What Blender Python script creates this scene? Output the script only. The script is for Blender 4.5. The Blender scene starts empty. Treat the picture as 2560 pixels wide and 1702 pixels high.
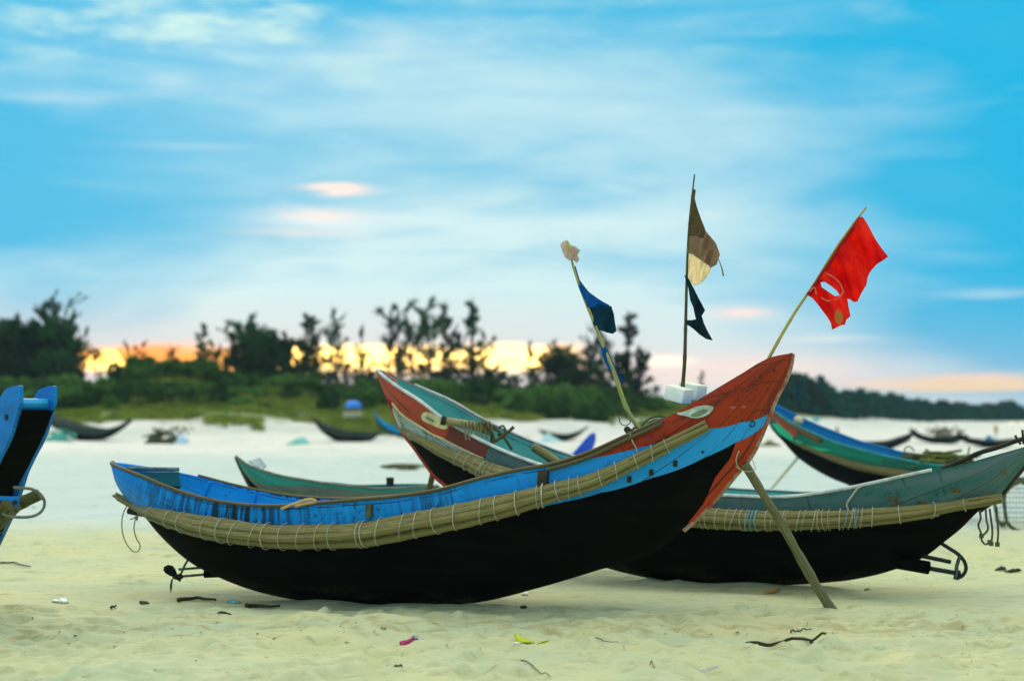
import bpy, bmesh, math, random
import numpy as np
from mathutils import Vector, Matrix
R = math.radians
random.seed(7); RNG = np.random.RandomState(7)
scene = bpy.context.scene
COL = scene.collection

# ------------------------------------------------------------------ camera
FPX = 4300.0; CAMH = 1.7; HOR = 1035.0
PITCH = math.atan((HOR - 851.0) / FPX)
cam_d = bpy.data.cameras.new('camera'); cam = bpy.data.objects.new('camera', cam_d); COL.objects.link(cam)
cam.location = (0, 0, CAMH); cam.rotation_euler = (math.pi / 2 + PITCH, 0, 0)
cam_d.sensor_width = 36.0; cam_d.lens = FPX / 2560 * 36.0
cam_d.clip_start = 0.1; cam_d.clip_end = 6000
cam_d.dof.use_dof = True; cam_d.dof.focus_distance = 14.3; cam_d.dof.aperture_fstop = 1.15
scene.camera = cam
scene.view_settings.view_transform = 'Standard'; scene.view_settings.look = 'None'
scene.view_settings.exposure = 0.0; scene.view_settings.gamma = 1.0

def P(px, py, Y):
    cx = (px - 1280) / FPX; cy = (851 - py) / FPX
    d = np.array([cx, math.cos(PITCH) - cy * math.sin(PITCH), math.sin(PITCH) + cy * math.cos(PITCH)])
    return np.array([0, 0, CAMH]) + d * (Y / d[1])
def RAY(px, py):
    return P(px, py, 1.0) - np.array([0, 0, CAMH])
def G(px, py, z=0.0):
    d = RAY(px, py); k = (z - CAMH) / d[2]
    return np.array([d[0] * k, d[1] * k, z])
def PROJ(p):
    p = np.asarray(p, float); x = p[..., 0]; y = p[..., 1]; z = p[..., 2] - CAMH
    f = y * math.cos(PITCH) + z * math.sin(PITCH); u = -y * math.sin(PITCH) + z * math.cos(PITCH)
    return np.stack([1280 + FPX * x / f, 851 - FPX * u / f], -1)

# ------------------------------------------------------------------ node helpers
def srgb(r, g, b):
    f = lambda c: ((c / 255 + 0.055) / 1.055) ** 2.4 if c / 255 > 0.04045 else c / 255 / 12.92
    return (f(r), f(g), f(b), 1.0)
class NT:
    def __init__(s, nt): s.nt = nt; nt.nodes.clear()
    def n(s, typ, **kw):
        nd = s.nt.nodes.new(typ)
        for k, v in kw.items(): setattr(nd, k, v)
        return nd
    def l(s, a, b): s.nt.links.new(a, b)
    def put(s, sock, v):
        if hasattr(v, 'is_linked') or hasattr(v, 'links'): s.l(v, sock)
        else: sock.default_value = v
    def m(s, op, a, b=0.0, c=0.0, clamp=False):
        nd = s.n('ShaderNodeMath', operation=op); nd.use_clamp = clamp
        s.put(nd.inputs[0], a); s.put(nd.inputs[1], b)
        if op in ('MULTIPLY_ADD', 'SMOOTH_MIN', 'COMPARE'): s.put(nd.inputs[2], c)
        return nd.outputs[0]
    def mix(s, f, a, b, mode='MIX'):
        nd = s.n('ShaderNodeMix', data_type='RGBA', blend_type=mode)
        s.put(nd.inputs['Factor'], f); s.put(nd.inputs[6], a); s.put(nd.inputs[7], b)
        return nd.outputs[2]
    def noise(s, vec, scale, detail=4, rough=0.55, dist=0.0):
        nd = s.n('ShaderNodeTexNoise'); s.l(vec, nd.inputs['Vector'])
        nd.inputs['Scale'].default_value = scale; nd.inputs['Detail'].default_value = detail
        nd.inputs['Roughness'].default_value = rough; nd.inputs['Distortion'].default_value = dist
        return nd.outputs['Fac']
    def ss(s, x, a, b):
        nd = s.n('ShaderNodeMapRange', interpolation_type='SMOOTHSTEP'); s.put(nd.inputs['Value'], x)
        nd.inputs['From Min'].default_value = a; nd.inputs['From Max'].default_value = b
        return nd.outputs['Result']
    def map(s, vec, sc, loc=(0, 0, 0), rot=(0, 0, 0)):
        nd = s.n('ShaderNodeMapping'); s.l(vec, nd.inputs['Vector'])
        nd.inputs['Scale'].default_value = sc; nd.inputs['Location'].default_value = loc; nd.inputs['Rotation'].default_value = rot
        return nd.outputs['Vector']

# ------------------------------------------------------------------ world: dusk sky, thin cloud, glow at the horizon
SUN_AZ = -13.0; SUN_EL = 18.0
world = bpy.data.worlds.new('World'); scene.world = world; world.use_nodes = True
w = NT(world.node_tree)
tc = w.n('ShaderNodeTexCoord'); sp = w.n('ShaderNodeSeparateXYZ'); w.l(tc.outputs['Generated'], sp.inputs[0])
X, Y_, Z = sp.outputs
az = w.m('MULTIPLY', w.m('ARCTAN2', X, Y_), 180 / math.pi)
el = w.m('MULTIPLY', w.m('ARCSINE', Z), 180 / math.pi)
def az_of(px): return math.degrees(math.atan((px - 1280) / FPX))
def el_of(py): return math.degrees(math.atan((HOR - py) / FPX))
cb = w.n('ShaderNodeCombineXYZ'); w.l(az, cb.inputs[0]); w.l(el, cb.inputs[1])
AE = cb.outputs[0]
# streaky cloud fields, elongated along the horizon and slightly tilted
c1 = w.noise(w.map(AE, (0.055, 0.26, 1), (3.1, 1.7, 0), (0, 0, R(-4))), 1.0, 4, 0.5, 0.5)
c2 = w.noise(w.map(AE, (0.16, 0.85, 1), (7.3, 4.2, 0), (0, 0, R(5))), 1.0, 5, 0.55, 0.6)
c3 = w.noise(w.map(AE, (0.5, 1.6, 1), (1.3, 9.2, 0)), 1.0, 4, 0.6, 0.3)
def blob(px, py, sx, sy, warp=0.0):
    a = w.m('DIVIDE', w.m('SUBTRACT', az, az_of(px)), sx * 0.01333)
    e0 = w.m('SUBTRACT', el, el_of(py))
    if warp: e0 = w.m('ADD', e0, w.m('MULTIPLY', w.m('SUBTRACT', c2, 0.5), warp))
    e = w.m('DIVIDE', e0, sy * 0.01333)
    q = w.m('ADD', w.m('MULTIPLY', a, a), w.m('MULTIPLY', e, e))
    return w.m('POWER', 2.71828, w.m('MULTIPLY', q, -1.0))
BLUE = srgb(0, 184, 232); PALE = srgb(210, 242, 246); MID = srgb(118, 200, 235)
centre = w.m('ADD', blob(1180, 690, 900, 500), w.m('MULTIPLY', blob(600, 900, 1300, 200), 0.5))
f = w.m('ADD', w.m('MULTIPLY', centre, 1.05), w.m('MULTIPLY', w.m('SUBTRACT', c1, 0.48), 1.7))
f = w.m('ADD', f, w.m('MULTIPLY', w.m('SUBTRACT', c2, 0.5), 0.5))
f = w.m('ADD', f, -0.05, clamp=True)
col = w.mix(f, BLUE, PALE)
# brighter white/cyan wisps upper left
wisp = w.m('MULTIPLY', w.ss(w.m('ADD', w.m('MULTIPLY', c3, 0.45), w.m('MULTIPLY', c2, 0.55)), 0.44, 0.72),
           w.m('ADD', blob(250, 40, 620, 150), w.m('MULTIPLY', blob(1500, 60, 700, 120), 0.35), clamp=True))
col = w.mix(w.m('MULTIPLY', wisp, 1.35, clamp=True), col, srgb(205, 244, 240))
# slightly greyer violet-blue undersides
und = w.m('MULTIPLY', w.ss(w.m('ADD', w.m('MULTIPLY', c1, .7), w.m('MULTIPLY', c2, .3)), 0.52, 0.36), blob(1350, 350, 2000, 480))
col = w.mix(w.m('MULTIPLY', und, 0.5), col, srgb(78, 192, 230))
# lit streaks
def streak(px, py, sx, sy, colr, k, warp=0.5):
    global col
    b = blob(px, py, sx, sy, warp)
    b = w.m('MULTIPLY', b, w.m('ADD', 0.55, w.m('MULTIPLY', c3, 0.9)))
    col = w.mix(w.m('MULTIPLY', b, k, clamp=True), col, colr)
CR = (1.0, 0.86, 0.80, 1); WH = (0.80, 0.93, 0.95, 1)
streak(840, 474, 75, 11, CR, 1.6, 0.9); streak(800, 548, 170, 30, WH, 0.9, 1.2)
streak(800, 535, 90, 13, CR, 0.8, 1.0); streak(740, 585, 130, 10, CR, 0.5, .8); streak(500, 378, 160, 10, WH, 0.28)
streak(1860, 786, 75, 14, (1.0, 0.85, 0.82, 1), 1.0, 0.3); streak(2080, 855, 120, 9, WH, 0.6); streak(2480, 740, 120, 10, WH, 0.4)
streak(140, 262, 130, 16, WH, 0.3); streak(950, 100, 120, 40, WH, 0.3); streak(420, 220, 60, 20, WH, 0.3)
# low band: pale, then pink and gold near the horizon
low = w.m('MULTIPLY', w.ss(el, 4.6, 1.2), w.m('ADD', w.m('MULTIPLY', w.m('ADD', blob(900, 930, 950, 900), blob(0, 930, 700, 900), clamp=True), 0.75), 0.12))
col = w.mix(low, col, srgb(240, 226, 224))
streak(1800, 930, 420, 42, (1.0, 0.84, 0.78, 1), 1.15, 0.5)
streak(1660, 902, 60, 12, (1.3, 1.12, 0.95, 1), 1.6, 0.2)
streak(2240, 962, 170, 11, (1.0, 0.78, 0.70, 1), 1.4, 0.35); streak(2430, 948, 150, 12, (1.0, 0.74, 0.60, 1), 1.2, 0.3)
streak(2440, 965, 190, 15, (1.0, 0.74, 0.48, 1), 1.5, 0.3); streak(2400, 1000, 300, 10, (0.86, 0.82, 0.82, 1), 0.6, 0.3)
# burning gap in the cloud behind the trees
gap = w.m('MULTIPLY', w.ss(w.m('ADD', el, w.m('MULTIPLY', w.m('SUBTRACT', c2, 0.5), 0.7)), 1.2, 1.65), w.ss(w.m('ADD', el, w.m('MULTIPLY', w.m('SUBTRACT', c3, 0.5), 0.7)), 2.45, 1.95))
gw = w.m('ADD', w.ss(az, az_of(1500), az_of(1380)), 0.0)
gap = w.m('MULTIPLY', gap, w.m('MULTIPLY', gw, w.ss(az, -60, -30)))
hot = w.m('ADD', w.m('ADD', blob(900, 885, 230, 60), blob(270, 915, 45, 26)), blob(1290, 900, 130, 60), clamp=True)
hot = w.m('MULTIPLY', hot, w.m('ADD', .35, w.m('MULTIPLY', w.ss(w.noise(w.map(AE, (1.1, 3.2, 1)), 1.0, 3, .6), .35, .62), .9)), clamp=True)
gcol = w.mix(hot, (1.6, 0.46, 0.06, 1), (7.0, 4.6, 0.9, 1))
gcol = w.mix(w.m('MULTIPLY', w.m('ADD', blob(1130, 900, 300, 60), blob(1290, 940, 150, 90), clamp=True), 0.55), gcol, (3.6, 2.2, 0.75, 1))
col = w.mix(gap, col, gcol)
# below the horizon and the bright dome overhead (outside the frame)
over = w.ss(el, 17, 48)
col = w.mix(over, col, (1.47, 1.46, 1.36, 1))
behind = w.m('MULTIPLY', w.ss(Y_, 0.2, -0.5), w.ss(el, 40, 10))
col = w.mix(behind, col, (0.50, 0.70, 0.86, 1))
sky = w.n('ShaderNodeTexSky', sky_type='NISHITA', sun_disc=False)
sky.sun_elevation = R(SUN_EL); sky.sun_rotation = R(SUN_AZ); sky.air_density = 1.0; sky.dust_density = 2.0
bg1 = w.n('ShaderNodeBackground'); w.l(sky.outputs[0], bg1.inputs[0]); bg1.inputs[1].default_value = 0.05
bg2 = w.n('ShaderNodeBackground'); w.l(col, bg2.inputs[0]); bg2.inputs[1].default_value = 1.0
ms = w.n('ShaderNodeMixShader'); ms.inputs[0].default_value = 0.97
w.l(bg1.outputs[0], ms.inputs[1]); w.l(bg2.outputs[0], ms.inputs[2])
out = w.n('ShaderNodeOutputWorld'); w.l(ms.outputs[0], out.inputs['Surface'])
# ------------------------------------------------------------------ sun: low, very soft, behind the trees on the left
sl = bpy.data.lights.new('sun', 'SUN'); sl.energy = 1.5; sl.angle = R(16); sl.color = (1.0, 0.80, 0.55)
so = bpy.data.objects.new('sun', sl); COL.objects.link(so)
dsun = Vector((math.sin(R(SUN_AZ)) * math.cos(R(SUN_EL)), math.cos(R(SUN_AZ)) * math.cos(R(SUN_EL)), math.sin(R(SUN_EL))))
so.rotation_euler = dsun.to_track_quat('Z', 'Y').to_euler()

# ------------------------------------------------------------------ materials
def newmat(name):
    m = bpy.data.materials.new(name); m.use_nodes = True
    t = NT(m.node_tree); return m, t
def finish(t, colr, rough, bump=None, bstr=0.3, bdist=0.01, spec=0.3, metal=0.0, translucent=None):
    b = t.n('ShaderNodeBsdfPrincipled')
    t.put(b.inputs['Base Color'], colr); t.put(b.inputs['Roughness'], rough)
    b.inputs['Specular IOR Level'].default_value = spec; b.inputs['Metallic'].default_value = metal
    if bump is not None:
        bn = t.n('ShaderNodeBump'); bn.inputs['Strength'].default_value = bstr; bn.inputs['Distance'].default_value = bdist
        t.l(bump, bn.inputs['Height']); t.l(bn.outputs[0], b.inputs['Normal'])
    o = t.n('ShaderNodeOutputMaterial')
    if translucent:
        tr = t.n('ShaderNodeBsdfTranslucent'); t.put(tr.inputs['Color'], colr)
        mx = t.n('ShaderNodeMixShader'); mx.inputs[0].default_value = translucent
        t.l(b.outputs[0], mx.inputs[1]); t.l(tr.outputs[0], mx.inputs[2]); t.l(mx.outputs[0], o.inputs[0])
    else: t.l(b.outputs[0], o.inputs[0])
def simple(name, c, c2=None, rough=0.7, scale=8, bstr=0.3, bdist=0.01, spec=0.25, metal=0.0, tr=None, coords='Object', stretch=(1, 1, 1)):
    m, t = newmat(name)
    tcn = t.n('ShaderNodeTexCoord'); v = t.map(tcn.outputs[coords], stretch)
    n1 = t.noise(v, scale, 5, 0.6); n2 = t.noise(v, scale * 4.3, 3, 0.6)
    fac = t.ss(t.m('ADD', t.m('MULTIPLY', n1, 0.7), t.m('MULTIPLY', n2, 0.3)), 0.35, 0.65)
    c2 = c2 or tuple(x * 0.6 for x in c[:3]) + (1,)
    finish(t, t.mix(fac, c, c2), rough, n2, bstr, bdist, spec, metal, tr)
    return m
def paint(name, c, c2, wear, wear_amt=0.35, streak=0.4, plank=0.14, rough=0.55, seam=1.0, smear=None, spec=0.25, fade=None):
    """weathered paint on planks; UV: u metres along the hull, v metres up from the keel"""
    m, t = newmat(name)
    uv = t.n('ShaderNodeTexCoord').outputs['UV']
    s = t.n('ShaderNodeSeparateXYZ'); t.l(uv, s.inputs[0]); U, V, _ = s.outputs
    broad = t.noise(t.map(uv, (1.2, 5, 1)), 1.0, 5, 0.6, 0.3)
    grain = t.noise(t.map(uv, (3.0, 60, 1)), 1.0, 4, 0.65)
    vert = t.noise(t.map(uv, (26, 3.0, 1), rot=(0, 0, R(9))), 1.0, 4, 0.6)
    chips = t.noise(uv, 22, 6, 0.7)
    colr = t.mix(t.ss(broad, 0.3, 0.7), c, c2)
    colr = t.mix(t.m('MULTIPLY', t.ss(grain, 0.5, 0.75), 0.22), colr, wear)
    colr = t.mix(t.m('MULTIPLY', t.ss(t.m('ADD', t.m('MULTIPLY', vert, 0.75), t.m('MULTIPLY', broad, 0.25)), 0.56, 0.68), streak), colr, wear)
    ch = t.ss(t.m('ADD', t.m('MULTIPLY', chips, 0.6), t.m('MULTIPLY', broad, 0.4)), 0.66 - 0.22 * wear_amt, 0.70 - 0.20 * wear_amt)
    colr = t.mix(t.m('MULTIPLY', ch, 0.7), colr, wear)
    if fade: colr = t.mix(t.m('MULTIPLY', t.ss(U, fade[0], fade[1]), .75), colr, fade[2])
    # plank seams
    wob = t.m('MULTIPLY', t.m('SUBTRACT', t.noise(t.map(uv, (1.5, 1, 1)), 1.0, 2), 0.5), 0.03)
    fr = t.m('FRACT', t.m('DIVIDE', t.m('ADD', V, wob), plank))
    dd = t.m('ABSOLUTE', t.m('SUBTRACT', fr, 0.5))
    sm = t.m('MULTIPLY', t.ss(dd, 0.468, 0.492), t.ss(t.noise(t.map(uv, (4, 1, 1)), 1.0, 3), 0.32, 0.5))
    colr = t.mix(t.m('MULTIPLY', sm, 0.85 * seam), colr, tuple(x * 0.12 for x in wear[:3]) + (1,))
    if smear:   # a stretch of the plank where the paint has gone in dark upright streaks
        for (u0, su, k) in smear:
            g = t.m('DIVIDE', t.m('SUBTRACT', U, u0), su); g = t.m('POWER', 2.71828, t.m('MULTIPLY', t.m('MULTIPLY', g, g), -1))
            vv = t.noise(t.map(uv, (16, 1.3, 1), rot=(0, 0, R(14))), 1.0, 4, 0.65)
            q = t.m('MULTIPLY', t.ss(vv, 0.44, 0.56), g)
            colr = t.mix(t.m('MULTIPLY', q, k, clamp=True), colr, (0.006, 0.022, 0.028, 1))
    h = t.m('SUBTRACT', t.m('ADD', t.m('MULTIPLY', grain, 0.4), t.m('MULTIPLY', ch, -0.4)), t.m('MULTIPLY', sm, 1.2))
    finish(t, colr, rough, h, 0.5, 0.006, spec)
    return m
M = {}
m, t = newmat('black_tar'); ob_ = t.n('ShaderNodeTexCoord').outputs['Object']; s_ = t.n('ShaderNodeSeparateXYZ'); t.l(ob_, s_.inputs[0])
a1 = t.noise(t.map(ob_, (1.5, 1.5, 9)), 1.0, 5, .65); a2 = t.noise(ob_, 22, 4, .7)
cc_ = t.mix(t.ss(a1, .45, .7), (0.0010, 0.0018, 0.0018, 1), (0.0034, 0.0050, 0.0045, 1))
cc_ = t.mix(t.m('MULTIPLY', t.m('MULTIPLY', t.ss(s_.outputs[2], .24, .02), t.ss(a1, .40, .62)), t.ss(a2, .35, .6)), cc_, (0.05, 0.052, 0.028, 1))
cc_ = t.mix(t.ss(t.noise(ob_, 9, 3, .7), .73, .76), cc_, (0.03, 0.035, 0.025, 1))
finish(t, cc_, .8, t.m('ADD', a1, t.m('MULTIPLY', a2, .4)), .5, .012, .06); M['tar'] = m
M['blue'] = paint('blue_paint', (0.0, 0.25, 0.74, 1), (0.0, 0.32, 0.84, 1), (0.008, 0.045, 0.07, 1), 0.50, 0.65, 0.17, smear=[(1.75, 0.8, 1.0), (0.9, 0.35, 0.4), (3.6, .35, .5)], fade=(4.2, 6.0, (0.02, 0.36, 0.80, 1)))
M['blue_in'] = paint('blue_inside_paint', (0.0, 0.28, 0.76, 1), (0.0, 0.36, 0.86, 1), (0.008, 0.05, 0.09, 1), 0.45, 0.5, 0.19)
M['red'] = paint('red_paint', (0.37, 0.033, 0.004, 1), (0.27, 0.022, 0.004, 1), (0.08, 0.018, 0.010, 1), 0.62, 0.6, 0.23)
M['stemred'] = paint('stem_red_paint', (0.46, 0.040, 0.008, 1), (0.34, 0.030, 0.008, 1), (0.16, 0.05, 0.02, 1), 0.2, 0.05, 0.6)
M['eyewhite'] = simple('eye_white_paint', (0.55, 0.70, 0.58, 1), (0.30, 0.42, 0.33, 1), 0.6, 14)
M['eyedark'] = simple('eye_pupil_paint', (0.10, 0.17, 0.11, 1), (0.22, 0.28, 0.18, 1), 0.6, 30)
M['cream'] = simple('cream_paint', (0.70, 0.66, 0.30, 1), (0.45, 0.42, 0.20, 1), 0.6, 14)
M['greenpanel'] = paint('green_panel_paint', (0.01, 0.16, 0.16, 1), (0.02, 0.11, 0.12, 1), (0.008, 0.03, 0.03, 1), 0.4, 0.6, 0.5)
M['railwood'] = simple('rail_wood', (0.16, 0.13, 0.055, 1), (0.055, 0.05, 0.022, 1), 0.75, 3, 0.5, 0.006, 0.2, coords='UV', stretch=(1, 14, 1))
M['oldwood'] = simple('old_wood', (0.12, 0.12, 0.07, 1), (0.05, 0.055, 0.035, 1), 0.8, 5, 0.5, 0.006)
M['darkwood'] = simple('dark_wood', (0.022, 0.022, 0.012, 1), (0.05, 0.042, 0.02, 1), 0.8, 8, 0.5, 0.006)
M['bamboo'] = simple('bamboo', (0.40, 0.35, 0.12, 1), (0.05, 0.052, 0.022, 1), 0.6, 4, 0.6, 0.006, 0.3, coords='UV', stretch=(1.6, 19, 1))
M['bamboo_pale'] = simple('pale_bamboo', (0.40, 0.37, 0.17, 1), (0.20, 0.18, 0.08, 1), 0.6, 3, 0.3, 0.005, 0.3, coords='UV', stretch=(1, 6, 1))
M['pole'] = simple('weathered_pole', (0.24, 0.22, 0.11, 1), (0.09, 0.095, 0.05, 1), 0.75, 2.2, 0.6, 0.01, 0.2, coords='UV', stretch=(1, 5, 1))
M['cord'] = simple('pale_cord', (0.50, 0.56, 0.44, 1), (0.32, 0.34, 0.24, 1), 0.8, 30)
M['rope'] = simple('rope', (0.30, 0.27, 0.12, 1), (0.16, 0.14, 0.06, 1), 0.9, 40)
M['rope_dark'] = simple('dark_rope', (0.05, 0.06, 0.035, 1), (0.13, 0.13, 0.07, 1), 0.9, 40)
M['steel'] = simple('dull_steel', (0.08, 0.15, 0.14, 1), (0.03, 0.05, 0.05, 1), 0.5, 12, 0.2, 0.003, 0.5, 0.4)
M['iron'] = simple('dark_iron', (0.008, 0.012, 0.012, 1), (0.016, 0.02, 0.018, 1), 0.6, 12, 0.2, 0.003, 0.3)
M['foam'] = simple('white_foam', (0.93, 0.97, 0.88, 1), (0.80, 0.86, 0.68, 1), 0.9, 7, 0.5, 0.01)
M['tan'] = simple('tan_strap', (0.62, 0.42, 0.16, 1), (0.45, 0.29, 0.11, 1), 0.7, 10)

# ------------------------------------------------------------------ object helpers
def tag(o, label=None, cat=None, group=None, kind=None):
    if label: o['label'] = label
    if cat: o['category'] = cat
    if group: o['group'] = group
    if kind: o['kind'] = kind
    return o
def empty(name, loc=(0, 0, 0), label=None, cat=None, group=None):
    o = bpy.data.objects.new(name, None); COL.objects.link(o); o.location = [float(x) for x in loc]; o.empty_display_size = 0.2
    bpy.context.view_layer.update() if False else None
    return tag(o, label, cat, group)
class MB:
    def __init__(s): s.v = []; s.f = []; s.uv = []; s.n = 0
    def add(s, verts, faces, uvs=None):
        verts = np.asarray(verts, float).reshape(-1, 3)
        s.v.append(verts)
        if uvs is None: uvs = verts[:, [0, 2]]
        s.uv.append(np.asarray(uvs, float).reshape(-1, 2))
        for f in faces: s.f.append(tuple(int(i) + s.n for i in f))
        s.n += len(verts)
    def grid(s, pts, uvs=None, closed_u=False, flip=False):
        pts = np.asarray(pts, float); a, b = pts.shape[:2]; F = []
        for i in range(a - 1):
            for j in range(b if closed_u else b - 1):
                j2 = (j + 1) % b
                q = (i * b + j, i * b + j2, (i + 1) * b + j2, (i + 1) * b + j)
                F.append(q[::-1] if flip else q)
        s.add(pts.reshape(-1, 3), F, None if uvs is None else np.asarray(uvs).reshape(-1, 2))
    def tube(s, path, r, seg=10, caps=True, squash=1.0, rot=0.0, up=(0, 0, 1)):
        path = np.asarray(path, float); n = len(path)
        r = np.full(n, r) if np.isscalar(r) else np.asarray(r, float)
        tg = np.gradient(path, axis=0); tg /= np.linalg.norm(tg, axis=1)[:, None] + 1e-12
        upv = np.asarray(up, float)
        if abs(np.dot(tg[0], upv)) > 0.95: upv = np.array([1.0, 0, 0]) if abs(upv[2]) > 0.5 else np.array([0, 0, 1.0])
        side = np.cross(tg[0], upv); side /= np.linalg.norm(side); S = []
        for k in range(n):
            side = side - tg[k] * np.dot(side, tg[k]); side /= np.linalg.norm(side); S.append(side.copy())
        S = np.array(S); Uv = np.cross(S, tg)
        an = rot + np.arange(seg) * 2 * math.pi / seg
        pts = path[:, None, :] + r[:, None, None] * (np.cos(an)[None, :, None] * S[:, None, :] + squash * np.sin(an)[None, :, None] * Uv[:, None, :])
        L = np.concatenate([[0], np.cumsum(np.linalg.norm(np.diff(path, axis=0), axis=1))])
        uv = np.stack(np.broadcast_arrays(L[:, None], an[None, :] / 6.283), -1)
        b0 = s.n
        s.grid(pts, uv, closed_u=True)
        if caps:
            s.f.append(tuple(b0 + i for i in range(seg))[::-1]); s.f.append(tuple(b0 + (n - 1) * seg + i for i in range(seg)))
    def box(s, c, size, rot=None, bev=0.0):
        bm = bmesh.new(); bmesh.ops.create_cube(bm, size=1.0)
        for v in bm.verts: v.co = Vector((v.co.x * size[0], v.co.y * size[1], v.co.z * size[2]))
        if bev: bmesh.ops.bevel(bm, geom=list(bm.edges), offset=bev, segments=2, affect='EDGES', profile=0.6)
        mt = Matrix.Translation(Vector([float(x) for x in c])) @ (rot.to_4x4() if rot is not None else Matrix.Identity(4))
        bm.transform(mt); bm.verts.index_update()
        s.add([v.co[:] for v in bm.verts], [[v.index for v in f.verts] for f in bm.faces]); bm.free()
    def prism(s, poly, off):
        """poly: list of 3D points (a flat outline); off: 3D vector thickness"""
        poly = np.asarray(poly, float); n = len(poly); off = np.asarray(off, float)
        vs = np.concatenate([poly, poly + off])
        F = [tuple(range(n))[::-1], tuple(range(n, 2 * n))] + [(i, (i + 1) % n, n + (i + 1) % n, n + i) for i in range(n)]
        s.add(vs, F)
    def build(s, name, mat, parent=None, smooth=True, auto=None, solid=None):
        me = bpy.data.meshes.new(name)
        V = np.concatenate(s.v) if s.v else np.zeros((0, 3))
        off = np.array(parent_world(parent)) if parent is not None else np.zeros(3)
        me.from_pydata((V - off).tolist(), [], s.f)
        uvl = me.uv_layers.new(name='UVMap'); UV = np.concatenate(s.uv)
        idx = np.empty(len(me.loops), dtype=np.int32); me.loops.foreach_get('vertex_index', idx)
        uvl.data.foreach_set('uv', UV[idx].astype(np.float32).ravel())
        bm = bmesh.new(); bm.from_mesh(me); bmesh.ops.recalc_face_normals(bm, faces=bm.faces); bm.to_mesh(me); bm.free()
        if smooth:
            me.polygons.foreach_set('use_smooth', [True] * len(me.polygons))
            try: me.set_sharp_from_angle(angle=R(auto or 40))
            except Exception: pass
        me.materials.append(mat); me.update()
        o = bpy.data.objects.new(name, me); COL.objects.link(o)
        if parent is not None: o.parent = parent
        if solid:
            md = o.modifiers.new('thickness', 'SOLIDIFY'); md.thickness = solid; md.offset = 0
        return o
def parent_world(p):
    loc = Vector((0, 0, 0))
    while p is not None:
        loc += p.location; p = p.parent
    return loc
def pt3(pxs, Y):
    return [P(a, b, Y) for a, b in pxs]
def smooth_path(pts, n=40):
    pts = np.asarray(pts, float); m = len(pts)
    if m < 3: 
        t = np.linspace(0, 1, n)[:, None]; return pts[0] * (1 - t) + pts[-1] * t
    d = np.concatenate([[0], np.cumsum(np.linalg.norm(np.diff(pts, axis=0), axis=1))]); out = []
    tt = np.linspace(0, d[-1], n)
    mt = np.gradient(pts, d, axis=0)
    for q in tt:
        i = min(np.searchsorted(d, q, 'right') - 1, m - 2); h = d[i + 1] - d[i]; u = (q - d[i]) / h
        out.append((2 * u**3 - 3 * u**2 + 1) * pts[i] + (u**3 - 2 * u**2 + u) * h * mt[i] + (-2 * u**3 + 3 * u**2) * pts[i + 1] + (u**3 - u**2) * h * mt[i + 1])
    return np.array(out)
def crop(ox, oy, sc):
    return lambda pts: [(ox + a * sc, oy + b * sc) for a, b in pts]
C2 = crop(250, 1100, 650 / 2265); C3 = crop(850, 880, 650 / 2265); C4 = crop(1350, 400, 500 / 1206); C5 = crop(1500, 850, 550 / 1725)
C6 = crop(1850, 480, 450 / 1357); C7 = crop(1700, 950, 860 / 2211); C1 = crop(0, 900, 700 / 2355); C8 = crop(1900, 850, 660 / 2359)
CP = crop(250, 1380, 310 / 2359)

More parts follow.
